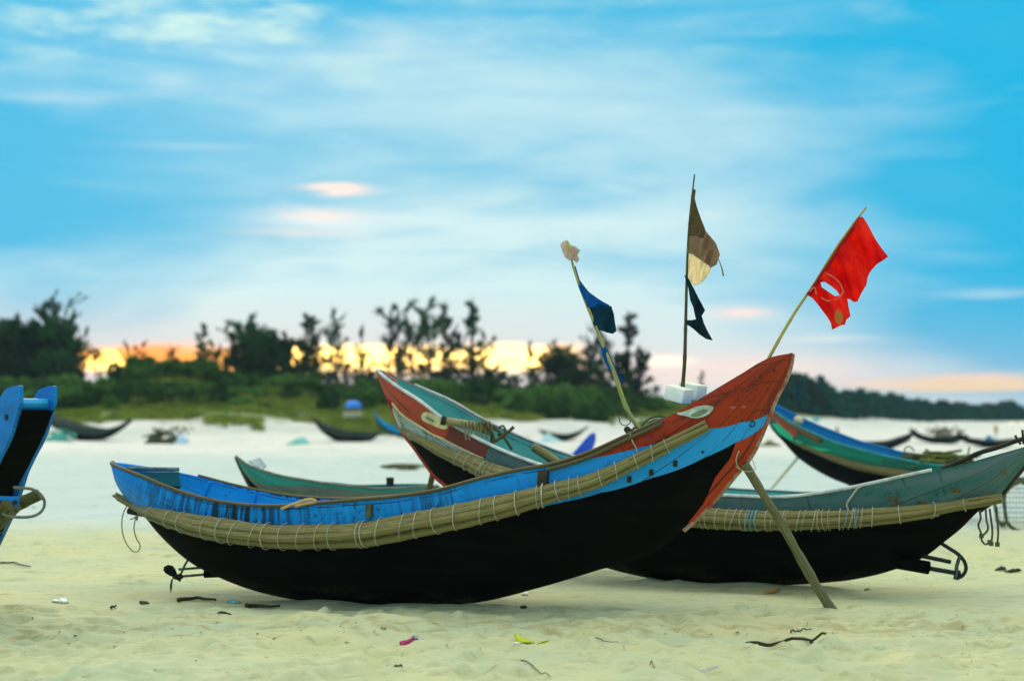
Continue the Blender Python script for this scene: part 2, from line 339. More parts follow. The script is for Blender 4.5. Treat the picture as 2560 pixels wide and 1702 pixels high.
# ------------------------------------------------------------------ hull lofting
class Hull:
    """Boat hull lofted from its keel line and gunwale line, both given where the photograph shows them and
    set back into the boat's own centre plane / side; t runs left to right, v from keel (0) to gunwale (1)."""
    def __init__(s, anchor, ang, keel, gun, beam, b0=0.02, b1=0.02, pw=0.75, skew=0.0, res=(160, 40), sharp=0):
        s.A = np.array(anchor[:2], float); s.a = np.array([math.cos(R(ang)), math.sin(R(ang))]); s.nn = np.array([s.a[1], -s.a[0]])
        s.beam, s.b0, s.b1, s.pw, s.skew = beam, b0, b1, pw, skew
        K = np.array([s.onplane(p, 0.0) for p in keel])
        g0 = s.onplane(gun[0], b0); g1 = s.onplane(gun[-1], b1); s.s0, s.s1 = g0[0], g1[0]
        Gp = []
        for p in gun:
            q = s.onplane(p, 0.0)
            for _ in range(40):
                q2 = s.onplane(p, s.bw(q[0])); q = q * 0.5 + q2 * 0.5
            Gp.append(q)
        s.K = smooth_path(np.c_[K, np.zeros(len(K))], 400)[:, :2]; s.Gc = smooth_path(np.c_[Gp, np.zeros(len(Gp))], 400)[:, :2]
        s.tt = np.linspace(0, 1, 400)
        s.tg = None
    def bw(s, q):
        u = np.clip((q - s.s0) / (s.s1 - s.s0), 0, 1); u2 = u + s.skew * u * (1 - u)
        return s.beam * np.power(np.maximum(4 * u2 * (1 - u2), 0), s.pw) + s.b0 * (1 - u) + s.b1 * u
    def onplane(s, p, wv):
        d = RAY(*p); k = (wv + s.A @ s.nn) / (d[:2] @ s.nn)
        pos = d[:2] * k
        return np.array([(pos - s.A) @ s.a, CAMH + d[2] * k])
    def cdepth(s, p, wv=0.0):
        d = RAY(*p); return (wv + s.A @ s.nn) / (d[:2] @ s.nn) * d[1]
    def at(s, p, wv=0.0): return P(p[0], p[1], s.cdepth(p, wv))
    def S(s, t, v, side=1.0, off=0.0):
        t = np.asarray(t, float); v = np.asarray(v, float); t, v = np.broadcast_arrays(t, v)
        def base(t, v):
            t = np.clip(t, 0, 1); vv = np.clip(v, 0, 1)
            sk = np.interp(t, s.tt, s.K[:, 0]); zk = np.interp(t, s.tt, s.K[:, 1])
            sg = np.interp(t, s.tt, s.Gc[:, 0]); zg = np.interp(t, s.tt, s.Gc[:, 1])
            ph = vv * math.pi / 2
            h = 0.35 * (1 - np.cos(ph)) + 0.65 * v
            lat = s.bw(sg) * np.power(np.sin(ph), 0.85)
            q = sk + (sg - sk) * h
            z = zk + (zg - zk) * h
            xy = s.A + q[..., None] * s.a + (lat * side)[..., None] * s.nn
            return np.concatenate([xy, z[..., None]], -1)
        p = base(t, v)
        if np.any(off != 0):
            e = 2e-3
            dt = base(np.minimum(t + e, 1), v) - base(np.maximum(t - e, 0), v)
            dv = base(t, np.minimum(v + 0.03, 1.0)) - base(t, np.maximum(v - 0.03, 0))
            n = np.cross(dt, dv); n /= np.linalg.norm(n, axis=-1)[..., None] + 1e-9
            out = np.zeros(3); out[:2] = s.nn * side
            sg = np.sign(n @ out); sg = np.where(sg == 0, 1, sg)
            p = p + n * (sg * off)[..., None] if np.ndim(off) else p + n * sg[..., None] * off
        return p
    def inv(s, p):
        if s.tg is None:
            T, V = np.meshgrid(np.linspace(0, 1, 500), np.linspace(0, 1, 120), indexing='ij'); s.tg = (T, V, PROJ(s.S(T, V)))
        T, V, Q = s.tg; d = ((Q - np.array(p)) ** 2).sum(-1); i = np.unravel_index(np.argmin(d), d.shape); t, v = T[i], V[i]
        for _ in range(8):
            q = PROJ(s.S(t, v)); e = 1e-3
            J = np.stack([(PROJ(s.S(min(t + e, 1), v)) - PROJ(s.S(max(t - e, 0), v))) / (min(t + e, 1) - max(t - e, 0)),
                          (PROJ(s.S(t, min(v + e, 1))) - PROJ(s.S(t, max(v - e, 0)))) / (min(v + e, 1) - max(v - e, 0))], 1)
            try: dx = np.linalg.solve(J, np.array(p) - q)
            except Exception: break
            if not np.all(np.isfinite(dx)): break
            t2 = np.clip(t + np.clip(dx[0], -.02, .02), 0, 1); v2 = np.clip(v + np.clip(dx[1], -.05, .05), 0, 1)
            if ((PROJ(s.S(t2, v2)) - p) ** 2).sum() > ((q - p) ** 2).sum(): break
            t, v = t2, v2
        return float(t), float(v)
    def curve(s, pxs, lo=0.0, hi=1.0):
        tv = sorted(s.inv(p) for p in pxs)
        T = np.array([a for a, _ in tv]); V = np.array([b for _, b in tv])
        return lambda t: np.clip(np.interp(t, T, V), lo, hi)
    def patch(s, mb, t0, t1, va, vb, side=1.0, nt=120, nv=14, off=0.0, th=0.02):
        va = va if callable(va) else (lambda t, c=va: np.full_like(t, c)); vb = vb if callable(vb) else (lambda t, c=vb: np.full_like(t, c))
        t = np.linspace(t0, t1, nt); a, b = va(t), vb(t); b = np.maximum(b, a + 1e-4)
        k = np.linspace(0, 1, nv); V = a[:, None] + (b - a)[:, None] * k[None, :]; T = np.repeat(t[:, None], nv, 1)
        o = s.S(T, V, side, off); i = s.S(T, V, side, off - th)
        L = abs(s.s1 - s.s0); H = float(np.max(s.Gc[:, 1]) - 0); gh = np.interp(t, s.tt, s.Gc[:, 1]) - np.interp(t, s.tt, s.K[:, 1])
        uv = np.stack([T * L, V * 0.95 + side * 3.7 + 10], -1)
        mb.grid(o, uv); mb.grid(i, uv, flip=True)
        for (p, q, u) in ((o[:, 0], i[:, 0], uv[:, 0]), (o[:, -1], i[:, -1], uv[:, -1]), (o[0], i[0], uv[0]), (o[-1], i[-1], uv[-1])):
            mb.grid(np.stack([p, q], 1), np.stack([u, u], 1))
    def spoly(s, mb, pxs, off=0.004, th=0.006, side=1.0):
        tv = [s.inv(p) for p in pxs]; T = np.array([a for a, _ in tv]); V = np.array([b for _, b in tv])
        o = s.S(T, V, side, off); i = s.S(T, V, side, off - th); n = len(tv)
        c = o.mean(0)
        mb.add(np.concatenate([o, i, [c]]), [(k, (k + 1) % n, 2 * n) for k in range(n)] + [(k, n + k, n + (k + 1) % n, (k + 1) % n) for k in range(n)])
    def edge(s, v, t0, t1, n, side=1.0, off=0.0, dz=0.0):
        t = np.linspace(t0, t1, n); p = s.S(t, np.full(n, v), side, off); p[:, 2] += dz; return p

def bundle(mb, path, rad, n=9, seed=0, seg=8, rfrac=0.36):
    """a bundle of bamboo canes laid round a common centreline"""
    rg = random.Random(seed); path = np.asarray(path); N = len(path)
    tg = np.gradient(path, axis=0); tg /= np.linalg.norm(tg, axis=1)[:, None]
    side = np.cross(tg, [0, 0, 1]); side /= np.linalg.norm(side, axis=1)[:, None]; up = np.cross(side, tg)
    rad = np.asarray(rad, float)
    for k in range(n):
        a = 2 * math.pi * k / n + rg.uniform(-0.12, 0.12) if k < n - 1 else 0; q = 0.66 if k < n - 1 else 0.0
        i0 = 0 if k % 3 == 0 else rg.randint(0, int(N * 0.10)); i1 = N if k % 3 == 0 else N - rg.randint(0, int(N * 0.16))
        if k == n - 1: i0, i1 = 0, N
        wob = np.array([math.sin(i * 0.11 + k * 2.1) * 0.07 + math.sin(i * .31 + k) * .03 for i in range(N)])
        c = path + (rad * q)[:, None] * (math.cos(a) * side + math.sin(a) * up) + (rad * wob)[:, None] * up
        rr = rad * (rfrac if k < n - 1 else 0.45) * (1 + 0.05 * np.sin(np.arange(N) * 0.9 + k))
        mb.tube(c[i0:i1], rr[i0:i1], seg)
def ring(mb, c, tg, r, th, tilt=0.12, seg=18, squash=1.0):
    tg = np.asarray(tg) / np.linalg.norm(tg); s_ = np.cross(tg, [0, 0, 1]); s_ /= np.linalg.norm(s_); u = np.cross(s_, tg)
    an = np.linspace(0, 2 * math.pi, seg + 1)
    p = c + r * (np.cos(an)[:, None] * s_ + squash * np.sin(an)[:, None] * u) + (tilt * r * np.sin(an + 0.6))[:, None] * tg
    mb.tube(p, th, 5, caps=False)
def lashings(path, rad, fr, parent, mat, th=0.0035, name='lashing'):
    path = np.asarray(path); N = len(path); tg = np.gradient(path, axis=0)
    for q in fr:
        i = min(N - 2, max(1, int((q + random.uniform(-.003, .003)) * (N - 1)))); mb = MB()
        ring(mb, path[i], tg[i], rad[i] * 1.08 + 0.003, th * random.uniform(.8, 1.35), random.uniform(-0.05, 0.45)); mb.build(name, mat, parent)
def cloth(name, polys, Y, mat, parent, holes=(), step=2.6, amp=0.03, wl=60, ang=0.0, th=0.003, seed=0, fold=None):
    """a piece of cloth: outline(s) seen in the photo, hung at real depth with folds of its own"""
    poly = np.array(polys, float); x0, y0 = poly.min(0); x1, y1 = poly.max(0)
    nx = int((x1 - x0) / step) + 2; ny = int((y1 - y0) / step) + 2
    def inside(pl, x, y):
        c = False; n = len(pl); j = n - 1
        for i in range(n):
            if (pl[i][1] > y) != (pl[j][1] > y) and x < (pl[j][0] - pl[i][0]) * (y - pl[i][1]) / (pl[j][1] - pl[i][1]) + pl[i][0]: c = not c
            j = i
        return c
    vid = {}; vs = []; fs = []
    def vtx(i, j):
        if (i, j) not in vid:
            x = x0 + i * step; y = y0 + j * step
            u = (x - x0) * math.cos(ang) + (y - y0) * math.sin(ang); v_ = -(x - x0) * math.sin(ang) + (y - y0) * math.cos(ang)
            dy = amp * (math.sin(u / wl * 6.283 + seed + 0.6 * math.sin(v_ / wl * 2)) + 0.4 * math.sin(u / wl * 15 + v_ / wl * 4 + seed * 2)) * min(1, ((x - x0) + 15) / 60)
            vid[(i, j)] = len(vs); vs.append(P(x, y, Y + dy))
        return vid[(i, j)]
    for i in range(nx):
        for j in range(ny):
            cx = x0 + (i + .5) * step; cy = y0 + (j + .5) * step
            if inside(poly, cx, cy) and not any(inside(h, cx, cy) for h in holes):
                fs.append((vtx(i, j), vtx(i + 1, j), vtx(i + 1, j + 1), vtx(i, j + 1)))
    from collections import Counter
    ec = Counter(); inv = {v: k for k, v in vid.items()}
    for f in fs:
        for a, b in zip(f, f[1:] + f[:1]): ec[(min(a, b), max(a, b))] += 1
    bv = {v for e, c in ec.items() if c == 1 for v in e}
    for v in bv:
        i, j = inv[v]; x = x0 + i * step; y = y0 + j * step; best = None
        for pl in [list(map(tuple, poly))] + [list(h) for h in holes]:
            for k in range(len(pl)):
                ax_, ay_ = pl[k]; bx_, by_ = pl[(k + 1) % len(pl)]; L2 = (bx_ - ax_) ** 2 + (by_ - ay_) ** 2 + 1e-9
                q = max(0, min(1, ((x - ax_) * (bx_ - ax_) + (y - ay_) * (by_ - ay_)) / L2)); cx = ax_ + q * (bx_ - ax_); cy = ay_ + q * (by_ - ay_)
                d = (cx - x) ** 2 + (cy - y) ** 2
                if best is None or d < best[0]: best = (d, cx, cy)
        if best[0] < (1.6 * step) ** 2:
            Yv = vs[v][1]; vs[v] = P(best[1], best[2], Yv)
    mb = MB(); mb.add(vs, fs)
    return mb.build(name, mat, parent, solid=th)
def solo(mb, name, mat, loc, label, cat, group=None, kind=None, solid=None):
    o = mb.build(name, mat, None, solid=solid); me = o.data
    me.transform(Matrix.Translation(-Vector([float(x) for x in loc]))); o.location = [float(x) for x in loc]
    return tag(o, label, cat, group, kind)

# ------------------------------------------------------------------ ground
_H = np.random.RandomState(11).rand(512, 512)
def vnoise(x, y, seed=0):
    x = x + seed * 17.31; y = y + seed * 9.77
    xi = np.floor(x).astype(int); yi = np.floor(y).astype(int); fx = x - xi; fy = y - yi
    fx = fx * fx * (3 - 2 * fx); fy = fy * fy * (3 - 2 * fy); g = lambda a, b: _H[a % 512, b % 512]
    return (g(xi, yi) * (1 - fx) + g(xi + 1, yi) * fx) * (1 - fy) + (g(xi, yi + 1) * (1 - fx) + g(xi + 1, yi + 1) * fx) * fy
def fbm(x, y, o=4, seed=0):
    r = 0; a = 0.5
    for k in range(o): r = r + a * (vnoise(x * 2**k, y * 2**k, seed + k) - 0.5); a *= 0.5
    return r
def sst(x, a, b):
    t = np.clip((x - a) / (b - a), 0, 1); return t * t * (3 - 2 * t)
FOOT = ([-60, -17, -8, -2, 0, 2, 4, 6, 8, 10, 12, 14, 17, 60], [128, 128, 129, 131, 136, 141, 144, 150, 162, 195, 235, 280, 330, 420])
def foot(x, y): return np.interp(np.degrees(np.arctan2(x, np.maximum(y, 1e-3))), FOOT[0], FOOT[1])
def dune(x, y):
    d = y - foot(x, y); sc = foot(x, y) / 116.0
    n = fbm(x / 9, y / 9, 3, 5)
    dd = d + n * 12
    hs = np.interp(np.degrees(np.arctan2(x, np.maximum(y, 1e-3))), [4, 6.5, 9, 14], [1, .85, .5, .25])
    z = (1.15 * sst(dd, -7, 3) + 2.0 * sst(dd, 3, 24 * sc)) * hs
    z = z + sst(dd, -6, 6) * (fbm(x / 3.5, y / 3.5, 3, 3) * 0.7)
    z = z + 2.0 * np.exp(-(((x + 28) / 7.5) ** 2 + ((y - 152) / 7) ** 2))
    return z
# footprints and scuffs in the near sand
FP = []
_r = random.Random(3)
for _ in range(520):
    y = _r.uniform(9.6, 15.1); x = _r.uniform(-5.2, 5.2) * y / 14
    FP.append((x, y, _r.uniform(.09, .17), _r.uniform(.06, .11), _r.uniform(-.6, .6), _r.uniform(.018, .050)))
for _ in range(420):
    y = _r.uniform(17.5, 26); x = _r.uniform(-8.5, 8.5)
    FP.append((x, y, _r.uniform(.1, .2), _r.uniform(.08, .15), _r.uniform(0, 3.14), _r.uniform(.012, .03)))
def axis_pts(lo, hi, fine, far_lo, far_hi, g):
    a = list(np.arange(lo, hi, fine)); d = fine; x = hi; up = []
    while x < far_hi: d *= g; x += d; up.append(x)
    d = fine; x = lo; dn = []
    while x > far_lo: d *= g; x -= d; dn.append(x)
    return np.array(dn[::-1] + a + [hi] + up) if True else None
gx = axis_pts(-6.2, 6.2, 0.026, -700, 700, 1.045); gy = axis_pts(9.5, 17.6, 0.026, -60, 1300, 1.014)
GX, GY = np.meshgrid(gx, gy, indexing='ij')
rough = 0.25 + 0.75 * sst(GY, 14.9, 14.2) + 0.0
rough = np.where(GY > 18, 0.25 + 0.4 * sst(GY, 18, 21), rough)
GZ = rough * (fbm(GX * 1.7, GY * 1.3, 2, 1) * 0.17 + fbm(GX * 3.4, GY * 4.6, 2, 2) * 0.10)
GZ = GZ + fbm(GX / 14, GY / 14, 2, 9) * 0.12 * sst(GY, 24, 60)
GZ = GZ + sst(GY, 26, 34) * fbm(GX / 1.8, GY / 3.2, 3, 4) * 0.16
GZ = GZ + sst(GY, 60, 100) * fbm(GX / 4, GY / 5, 3, 8) * 0.26
for (fx_, fy_, ra, rb, an, dp) in FP:
    i0, i1 = np.searchsorted(gx, [fx_ - .5, fx_ + .5]); j0, j1 = np.searchsorted(gy, [fy_ - .5, fy_ + .5])
    if i1 <= i0 or j1 <= j0: continue
    dx = GX[i0:i1, j0:j1] - fx_; dy = GY[i0:i1, j0:j1] - fy_
    u = (dx * math.cos(an) + dy * math.sin(an)) / ra; v_ = (-dx * math.sin(an) + dy * math.cos(an)) / rb; q = u * u + v_ * v_
    GZ[i0:i1, j0:j1] += -dp * np.exp(-q * 0.9) + dp * 0.55 * np.exp(-(np.sqrt(q) - 1.6) ** 2 * 5)
GZ = GZ + dune(GX, GY)
def heapup(px, py, ang, s0, s1, h):
    g_ = G(px, py); a_ = np.array([math.cos(R(ang)), math.sin(R(ang))]); n_ = np.array([a_[1], -a_[0]]); rx, ry = GX - g_[0], GY - g_[1]
    s = rx * a_[0] + ry * a_[1]; w_ = rx * n_[0] + ry * n_[1]; ds = np.maximum(np.maximum(s0 - s, s - s1), 0)
    return h * np.exp(-(w_ / .20) ** 2 - (ds / .35) ** 2) * (1 + .5 * np.sin(s * 7)) - h * .5 * np.exp(-((w_ - .55) / .25) ** 2 - (ds / .4) ** 2)
GZ = GZ + heapup(1000, 1512, -24, -.85, .70, .035) + heapup(1830, 1462, -30, -.8, .9, .035)
def ground_z(x, y):
    i = int(np.clip(np.searchsorted(gx, x), 1, len(gx) - 1)); j = int(np.clip(np.searchsorted(gy, y), 1, len(gy) - 1)); return float(GZ[i, j])
me = bpy.data.meshes.new('sand_ground'); nxg, nyg = GX.shape
verts = np.stack([GX, GY, GZ], -1).reshape(-1, 3).astype(np.float32)
ii, jj = np.meshgrid(np.arange(nxg - 1), np.arange(nyg - 1), indexing='ij'); a_ = (ii * nyg + jj).ravel()
faces = np.stack([a_, a_ + nyg, a_ + nyg + 1, a_ + 1], 1).astype(np.int32)
me.vertices.add(len(verts)); me.vertices.foreach_set('co', verts.ravel())
me.loops.add(faces.size); me.loops.foreach_set('vertex_index', faces.ravel())
me.polygons.add(len(faces)); me.polygons.foreach_set('loop_start', np.arange(0, faces.size, 4, dtype=np.int32))
me.polygons.foreach_set('loop_total', np.full(len(faces), 4, dtype=np.int32)); me.polygons.foreach_set('use_smooth', np.ones(len(faces), dtype=bool))
me.update(); me.validate()
m, t = newmat('beach_sand')
ob = t.n('ShaderNodeTexCoord').outputs['Object']; s_ = t.n('ShaderNodeSeparateXYZ'); t.l(ob, s_.inputs[0]); sx_, sy_, sz_ = s_.outputs
n1 = t.noise(t.map(ob, (0.5, 0.9, 1)), 1.0, 5, 0.6, 0.4); n2 = t.noise(t.map(ob, (3, 5, 3)), 1.0, 5, 0.65); n3 = t.noise(ob, 60, 3, 0.7)
yel = t.mix(t.ss(n1, 0.35, 0.65), (0.57, 0.58, 0.31, 1), (0.48, 0.55, 0.34, 1))
yel = t.mix(t.ss(n2, 0.52, 0.72), yel, (0.40, 0.39, 0.19, 1))
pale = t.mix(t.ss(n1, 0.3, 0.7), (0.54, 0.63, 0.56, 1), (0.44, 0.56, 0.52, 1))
n5 = t.noise(t.map(ob, (7, 15, 7)), 1.0, 4, 0.65)
yel = t.mix(t.m('MULTIPLY', t.ss(n5, .56, .70), .65), yel, (0.34, 0.34, 0.18, 1))  # darker dimples: small crescent shadows painted into the sand colour
band_ = t.m('MULTIPLY', t.ss(t.m('ABSOLUTE', t.m('SUBTRACT', t.m('ADD', sy_, t.m('MULTIPLY', n1, 1.2)), 14.3)), .75, .25), t.ss(t.noise(t.map(ob, (2.2, 6, 2)), 1.0, 5, .7), .48, .62))
yel = t.mix(t.m('MULTIPLY', band_, .6), yel, (0.36, 0.31, 0.13, 1))
# sand turns paler with distance beyond the strip of yellow sand where the boats lie
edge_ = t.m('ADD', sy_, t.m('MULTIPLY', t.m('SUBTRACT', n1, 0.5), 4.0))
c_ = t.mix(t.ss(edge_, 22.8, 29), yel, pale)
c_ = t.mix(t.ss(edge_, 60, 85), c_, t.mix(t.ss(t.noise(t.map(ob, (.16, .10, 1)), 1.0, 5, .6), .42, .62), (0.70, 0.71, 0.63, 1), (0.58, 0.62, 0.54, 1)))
n4 = t.noise(t.map(ob, (0.35, 0.35, 0.35)), 1.0, 6, 0.65)
c_ = t.mix(t.m('MULTIPLY', t.ss(t.m('ADD', sz_, t.m('MULTIPLY', t.m('SUBTRACT', n4, 0.5), 1.6)), 0.95, 1.5), 0.92), c_, (0.13, 0.20, 0.045, 1))
hb = t.m('ADD', t.m('MULTIPLY', n2, 0.6), t.m('MULTIPLY', n3, 0.18))
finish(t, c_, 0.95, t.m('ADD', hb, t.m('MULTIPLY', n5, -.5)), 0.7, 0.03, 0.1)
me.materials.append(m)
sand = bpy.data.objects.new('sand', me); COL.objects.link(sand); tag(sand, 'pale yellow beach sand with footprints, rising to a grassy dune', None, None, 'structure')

# ------------------------------------------------------------------ MAIN BOAT (blue, red bow)
keel = [(282, 1157), (291, 1180), (300, 1215), (322, 1250), (359, 1284), (411, 1347), (488, 1413), (543, 1441), (635, 1476), (767, 1503), (900, 1514), (1000, 1516), (1120, 1512), (1195, 1505),
        (1357, 1466), (1498, 1424), (1628, 1384), (1720, 1314), (1787, 1247), (1838, 1186), (1876, 1139), (1911, 1064), (1932, 1010), (1975, 912), (1979, 884)]
gun = [(282, 1157), (350, 1189), (451, 1229), (537, 1252), (680, 1265), (795, 1258), (900, 1249), (1000, 1240), (1100, 1224), (1194, 1198), (1303, 1174), (1368, 1163), (1466, 1134), (1563, 1091), (1650, 1052),
       (1737, 1004), (1846, 939), (1930, 893), (1979, 884)]
A0 = G(1000, 1512)
HA = Hull(A0, -24, keel, gun, 0.70, 0.03, 0.02, 0.62)
def make_main():
    H = HA
    root = empty('fishing_boat', (A0[0], A0[1], 0), 'long blue wooden boat with a tall red bow and black hull, foremost of all', 'boat')
    bb = H.curve([(1300, 1279), (1410, 1254), (1500, 1231), (1628, 1194), (1755, 1146), (1838, 1105), (1911, 1060)])
    bbl = H.curve([(336, 1276), (379, 1293), (480, 1328), (566, 1342), (680, 1352), (795, 1352), (900, 1348), (999, 1332), (1151, 1303), (1300, 1279), (1410, 1254), (1500, 1231), (1628, 1194), (1755, 1146), (1838, 1105), (1911, 1062)])
    ta = H.inv((1378, 1164))[0]
    rb = H.curve([(1378, 1160), (1440, 1150), (1500, 1141), (1580, 1123), (1659, 1102), (1777, 1070), (1851, 1054), (1924, 1031)])
    stl = [(1720, 1306), (1758, 1258), (1787, 1194), (1825, 1146), (1838, 1107)]
    tvs = [H.inv(p) for p in stl]; st0 = tvs[0][0]
    stT = np.array([a for a, b in tvs]); stV = np.array([b for a, b in tvs]); o_ = np.argsort(stT)
    vs_ = lambda t: np.where(t < st0, 0.0, np.minimum(np.interp(t, np.r_[st0 - .004, stT[o_], 0.97, 1.0], np.r_[0, stV[o_], 1, 1]), bbl(t)))
    mb = MB()
    for sd in (1, -1):
        H.patch(mb, 0.0, 1.0, vs_, bbl, sd, 260, 22, 0.0, 0.02)
    hull = mb.build('hull', M['tar'], root)
    mb = MB()
    for sd in (1, -1):
        H.patch(mb, 0.0, 1.0, bbl, lambda t: np.where(t < ta, 1.0, rb(t)), sd, 260, 14, 0.003, 0.022)
    mb.build('side_plank', M['blue'], root)
    mb = MB()
    for sd in (1, -1): H.patch(mb, ta, 1.0, rb, 1.0, sd, 120, 14, 0.008, 0.026)
    mb.build('bow_plank', M['red'], root)
    mb = MB()
    for sd in (1, -1): H.patch(mb, st0 - .004, 0.999, 0.0, lambda t: np.maximum(vs_(t), 0.001), sd, 90, 8, 0.006, 0.02)
    t = np.linspace(st0 - 0.01, 1, 60); pth = H.S(t, 0 * t); pth = pth + np.outer(np.ones(60), np.r_[H.a * 0.004, 0])
    stem = mb.build('stem', M['stemred'], root)
    mb = MB(); mb.tube(pth, np.full(60, 0.026), 4, rot=math.pi / 4, squash=1.1); mb.build('stem_edge', simple('worn_stem_edge', (0.30, 0.06, 0.02, 1), (0.42, 0.36, 0.24, 1), 0.8, 9, 0.6), stem)
    mb = MB()
    for sd in (1, -1): H.patch(mb, 0.01, 0.93, 0.15, 0.985, sd, 200, 10, -0.026, 0.008)
    inner = mb.build('inner_planking', M['blue_in'], root)
    # floor boards between the two sides
    mb = MB(); t = np.linspace(0.05, 0.93, 100); a = H.S(t, np.full(100, 0.36), 1, -0.03); b = H.S(t, np.full(100, 0.36), -1, -0.03)
    mb.grid(np.stack([a, (a + b) / 2, b], 1)); mb.grid(np.stack([a, (a + b) / 2, b], 1) - [0, 0, 0.02]); mb.build('floor_boards', M['oldwood'], root)
    t_end = H.inv((1656, 1058))[0]
    for sd in (1, -1):
        mb = MB(); p = H.edge(1.0, 0.0 if sd > 0 else 0.10, t_end, 120, sd, 0.004, 0.004); mb.tube(p, 0.021, 8, squash=0.75); mb.build('gunwale_rail', M['railwood'], root)
    # thicker outer cap over the forward part of the rail
    mb = MB(); t0 = H.inv((1368, 1166))[0]; p = H.edge(0.97, t0, t_end, 50, 1, 0.026, 0.0); mb.tube(p, 0.022, 8, squash=0.8); mb.build('rail_cap', M['railwood'], root)
    # ribs inside
    for tq in np.linspace(0.12, 0.86, 12):
        for sd in (1, -1):
            v = np.linspace(0.3, 0.97, 12); mb = MB(); mb.tube(H.S(np.full(12, tq), v, sd, -0.045), 0.018, 4, rot=.78); mb.build('rib', M['blue_in'], root)
    for tq in (0.40, 0.62, 0.74):
        a = H.S(tq, 0.78, 1, -0.03); b = H.S(tq, 0.78, -1, -0.03); mb = MB(); mb.tube(np.array([a, b]), 0.03, 4, rot=.78); mb.build('thwart', M['oldwood'], root)
    # green stern board with its top bar, standing on the far side
    mb = MB(); tp = [H.at(p, -0.10) for p in [(334, 1180), (445, 1179), (449, 1238), (400, 1226), (360, 1205), (336, 1196)]]
    th = np.r_[-H.nn * 0.025, 0]; mb.prism(tp, th); brd = mb.build('stern_board', M['greenpanel'], root, smooth=False)
    mb = MB(); mb.tube(np.array([H.at((305, 1171), -.10), H.at((446, 1173), -.10)]), 0.020, 8); mb.build('top_bar', simple('teal_bar', (0.10, 0.24, 0.22, 1), (0.03, 0.09, 0.09, 1), 0.6, 9), brd)
    # bamboo fender roll lashed along the near side
    fp = [(287, 1238), (336, 1264), (379, 1283), (480, 1310), (566, 1327), (680, 1340), (795, 1341), (900, 1336), (999, 1319), (1151, 1289), (1295, 1256), (1395, 1227), (1481, 1203), (1560, 1167), (1627, 1134), (1700, 1098), (1769, 1064)]
    fr = [.034, .046, .062, .095, .104, .108, .108, .105, .103, .100, .090, .082, .070, .060, .055, .052, .050]
    def side_path(H, fp, fr, n=140):
        out = []
        for p, r in zip(fp, fr):
            tq, vq = H.inv(p); q = H.S(tq, vq, 1, r * 0.9)
            e = PROJ(H.S(tq, vq)) - p
            if np.hypot(*e) > 6:
                q = H.at(p, H.bw(H.onplane(p, 0)[0]) * 0.9 + r)
            else:
                q = P(p[0], p[1], q[1])
            out.append(q)
        path = smooth_path(out, n)
        d = np.concatenate([[0], np.cumsum(np.linalg.norm(np.diff(np.array(out), axis=0), axis=1))]); rr = np.interp(np.linspace(0, d[-1], n), d, fr)
        return path, rr
    H.side_path = side_path
    path, rr = side_path(H, fp, fr)
    mb = MB(); bundle(mb, path, rr, 9, 4); fen = mb.build('bamboo_fender', M['bamboo'], root)
    pxs = PROJ(path)[:, 0]; want = [382, 437, 470, 525, 560, 595, 640, 675, 715, 755, 800, 848, 905, 912, 919, 958, 1010, 1050, 1098, 1148, 1200, 1250, 1296, 1350, 1358, 1366, 1402, 1430, 1465, 1504, 1548, 1590, 1630, 1672]
    lashings(path, rr, [np.interp(x, pxs, np.linspace(0, 1, len(pxs))) for x in want], fen, M['cord'])
    p2, r2 = side_path(H, [(1000, 1332), (1151, 1303), (1295, 1272), (1395, 1244), (1481, 1219), (1560, 1185)], [.035, .035, .034, .03, .028, .022], 60)
    # far-side fender
    mb = MB(); t = np.linspace(0.05, 0.85, 60); p = H.S(t, np.full(60, 0.78), -1, 0.07); bundle(mb, p, np.full(60, 0.08), 8, 6); mb.build('bamboo_fender', M['bamboo'], root)
    # painted eye
    outl = C5([(598, 572), (640, 566), (700, 546), (750, 524), (800, 513), (850, 512), (890, 524), (882, 550), (850, 580), (810, 600), (760, 612), (715, 608), (690, 600), (655, 592), (620, 586)])
    mb = MB(); H.spoly(mb, outl, 0.016, 0.012); eye = mb.build('painted_eye', M['eyewhite'], root, smooth=False)
    mb = MB(); H.spoly(mb, C5([(705, 592), (730, 575), (770, 556), (810, 541), (850, 544), (835, 566), (800, 586), (760, 598), (725, 600)]), 0.020, 0.008); mb.build('pupil', M['eyedark'], eye, smooth=False)
    # worn faint marks and holes on the bow plank
    mk = simple('scuffed_paint', (0.42, 0.16, 0.10, 1), (0.36, 0.08, 0.03, 1), 0.8, 40)
    for (a, b, ra, rb_) in ((1040, 527, 24, 11), (1125, 520, 20, 9)):
        mb = MB(); H.spoly(mb, C5([(a + ra * math.cos(q), b + rb_ * math.sin(q)) for q in np.linspace(0, 6.28, 12)[:-1]]), 0.012, 0.006); mb.build('scuff_mark', mk, root, smooth=False)
    for (a, b, ra) in ((1357, 232, 11), (1312, 380, 8), (1230, 320, 7), (1228, 388, 7)):
        mb = MB(); H.spoly(mb, C5([(a + ra * math.cos(q), b + ra * math.sin(q)) for q in np.linspace(0, 6.28, 12)[:-1]]), 0.012, 0.006); mb.build('bolt_hole', M['darkwood'], root, smooth=False)
    mb = MB()   # seams and cracks of the red planks as thin sunk battens
    for c in (C5([(780, 470), (900, 438), (1040, 400), (1200, 355), (1360, 320), (1405, 318)]), C5([(830, 468), (990, 432), (1200, 330), (1330, 205), (1465, 155)][:1] + [(1300, 200), (1465, 155)]) if False else C5([(1180, 215), (1300, 190), (1400, 165), (1468, 155)]), C5([(1180, 575), (1215, 556), (1270, 548), (1340, 542)])):
        q = smooth_path([np.r_[H.inv(p), 0] for p in c], 24); tt, vv = q[:, 0], q[:, 1]; mb.tube(H.S(tt, np.minimum(vv, .995), 1, 0.007), 0.0035, 5)
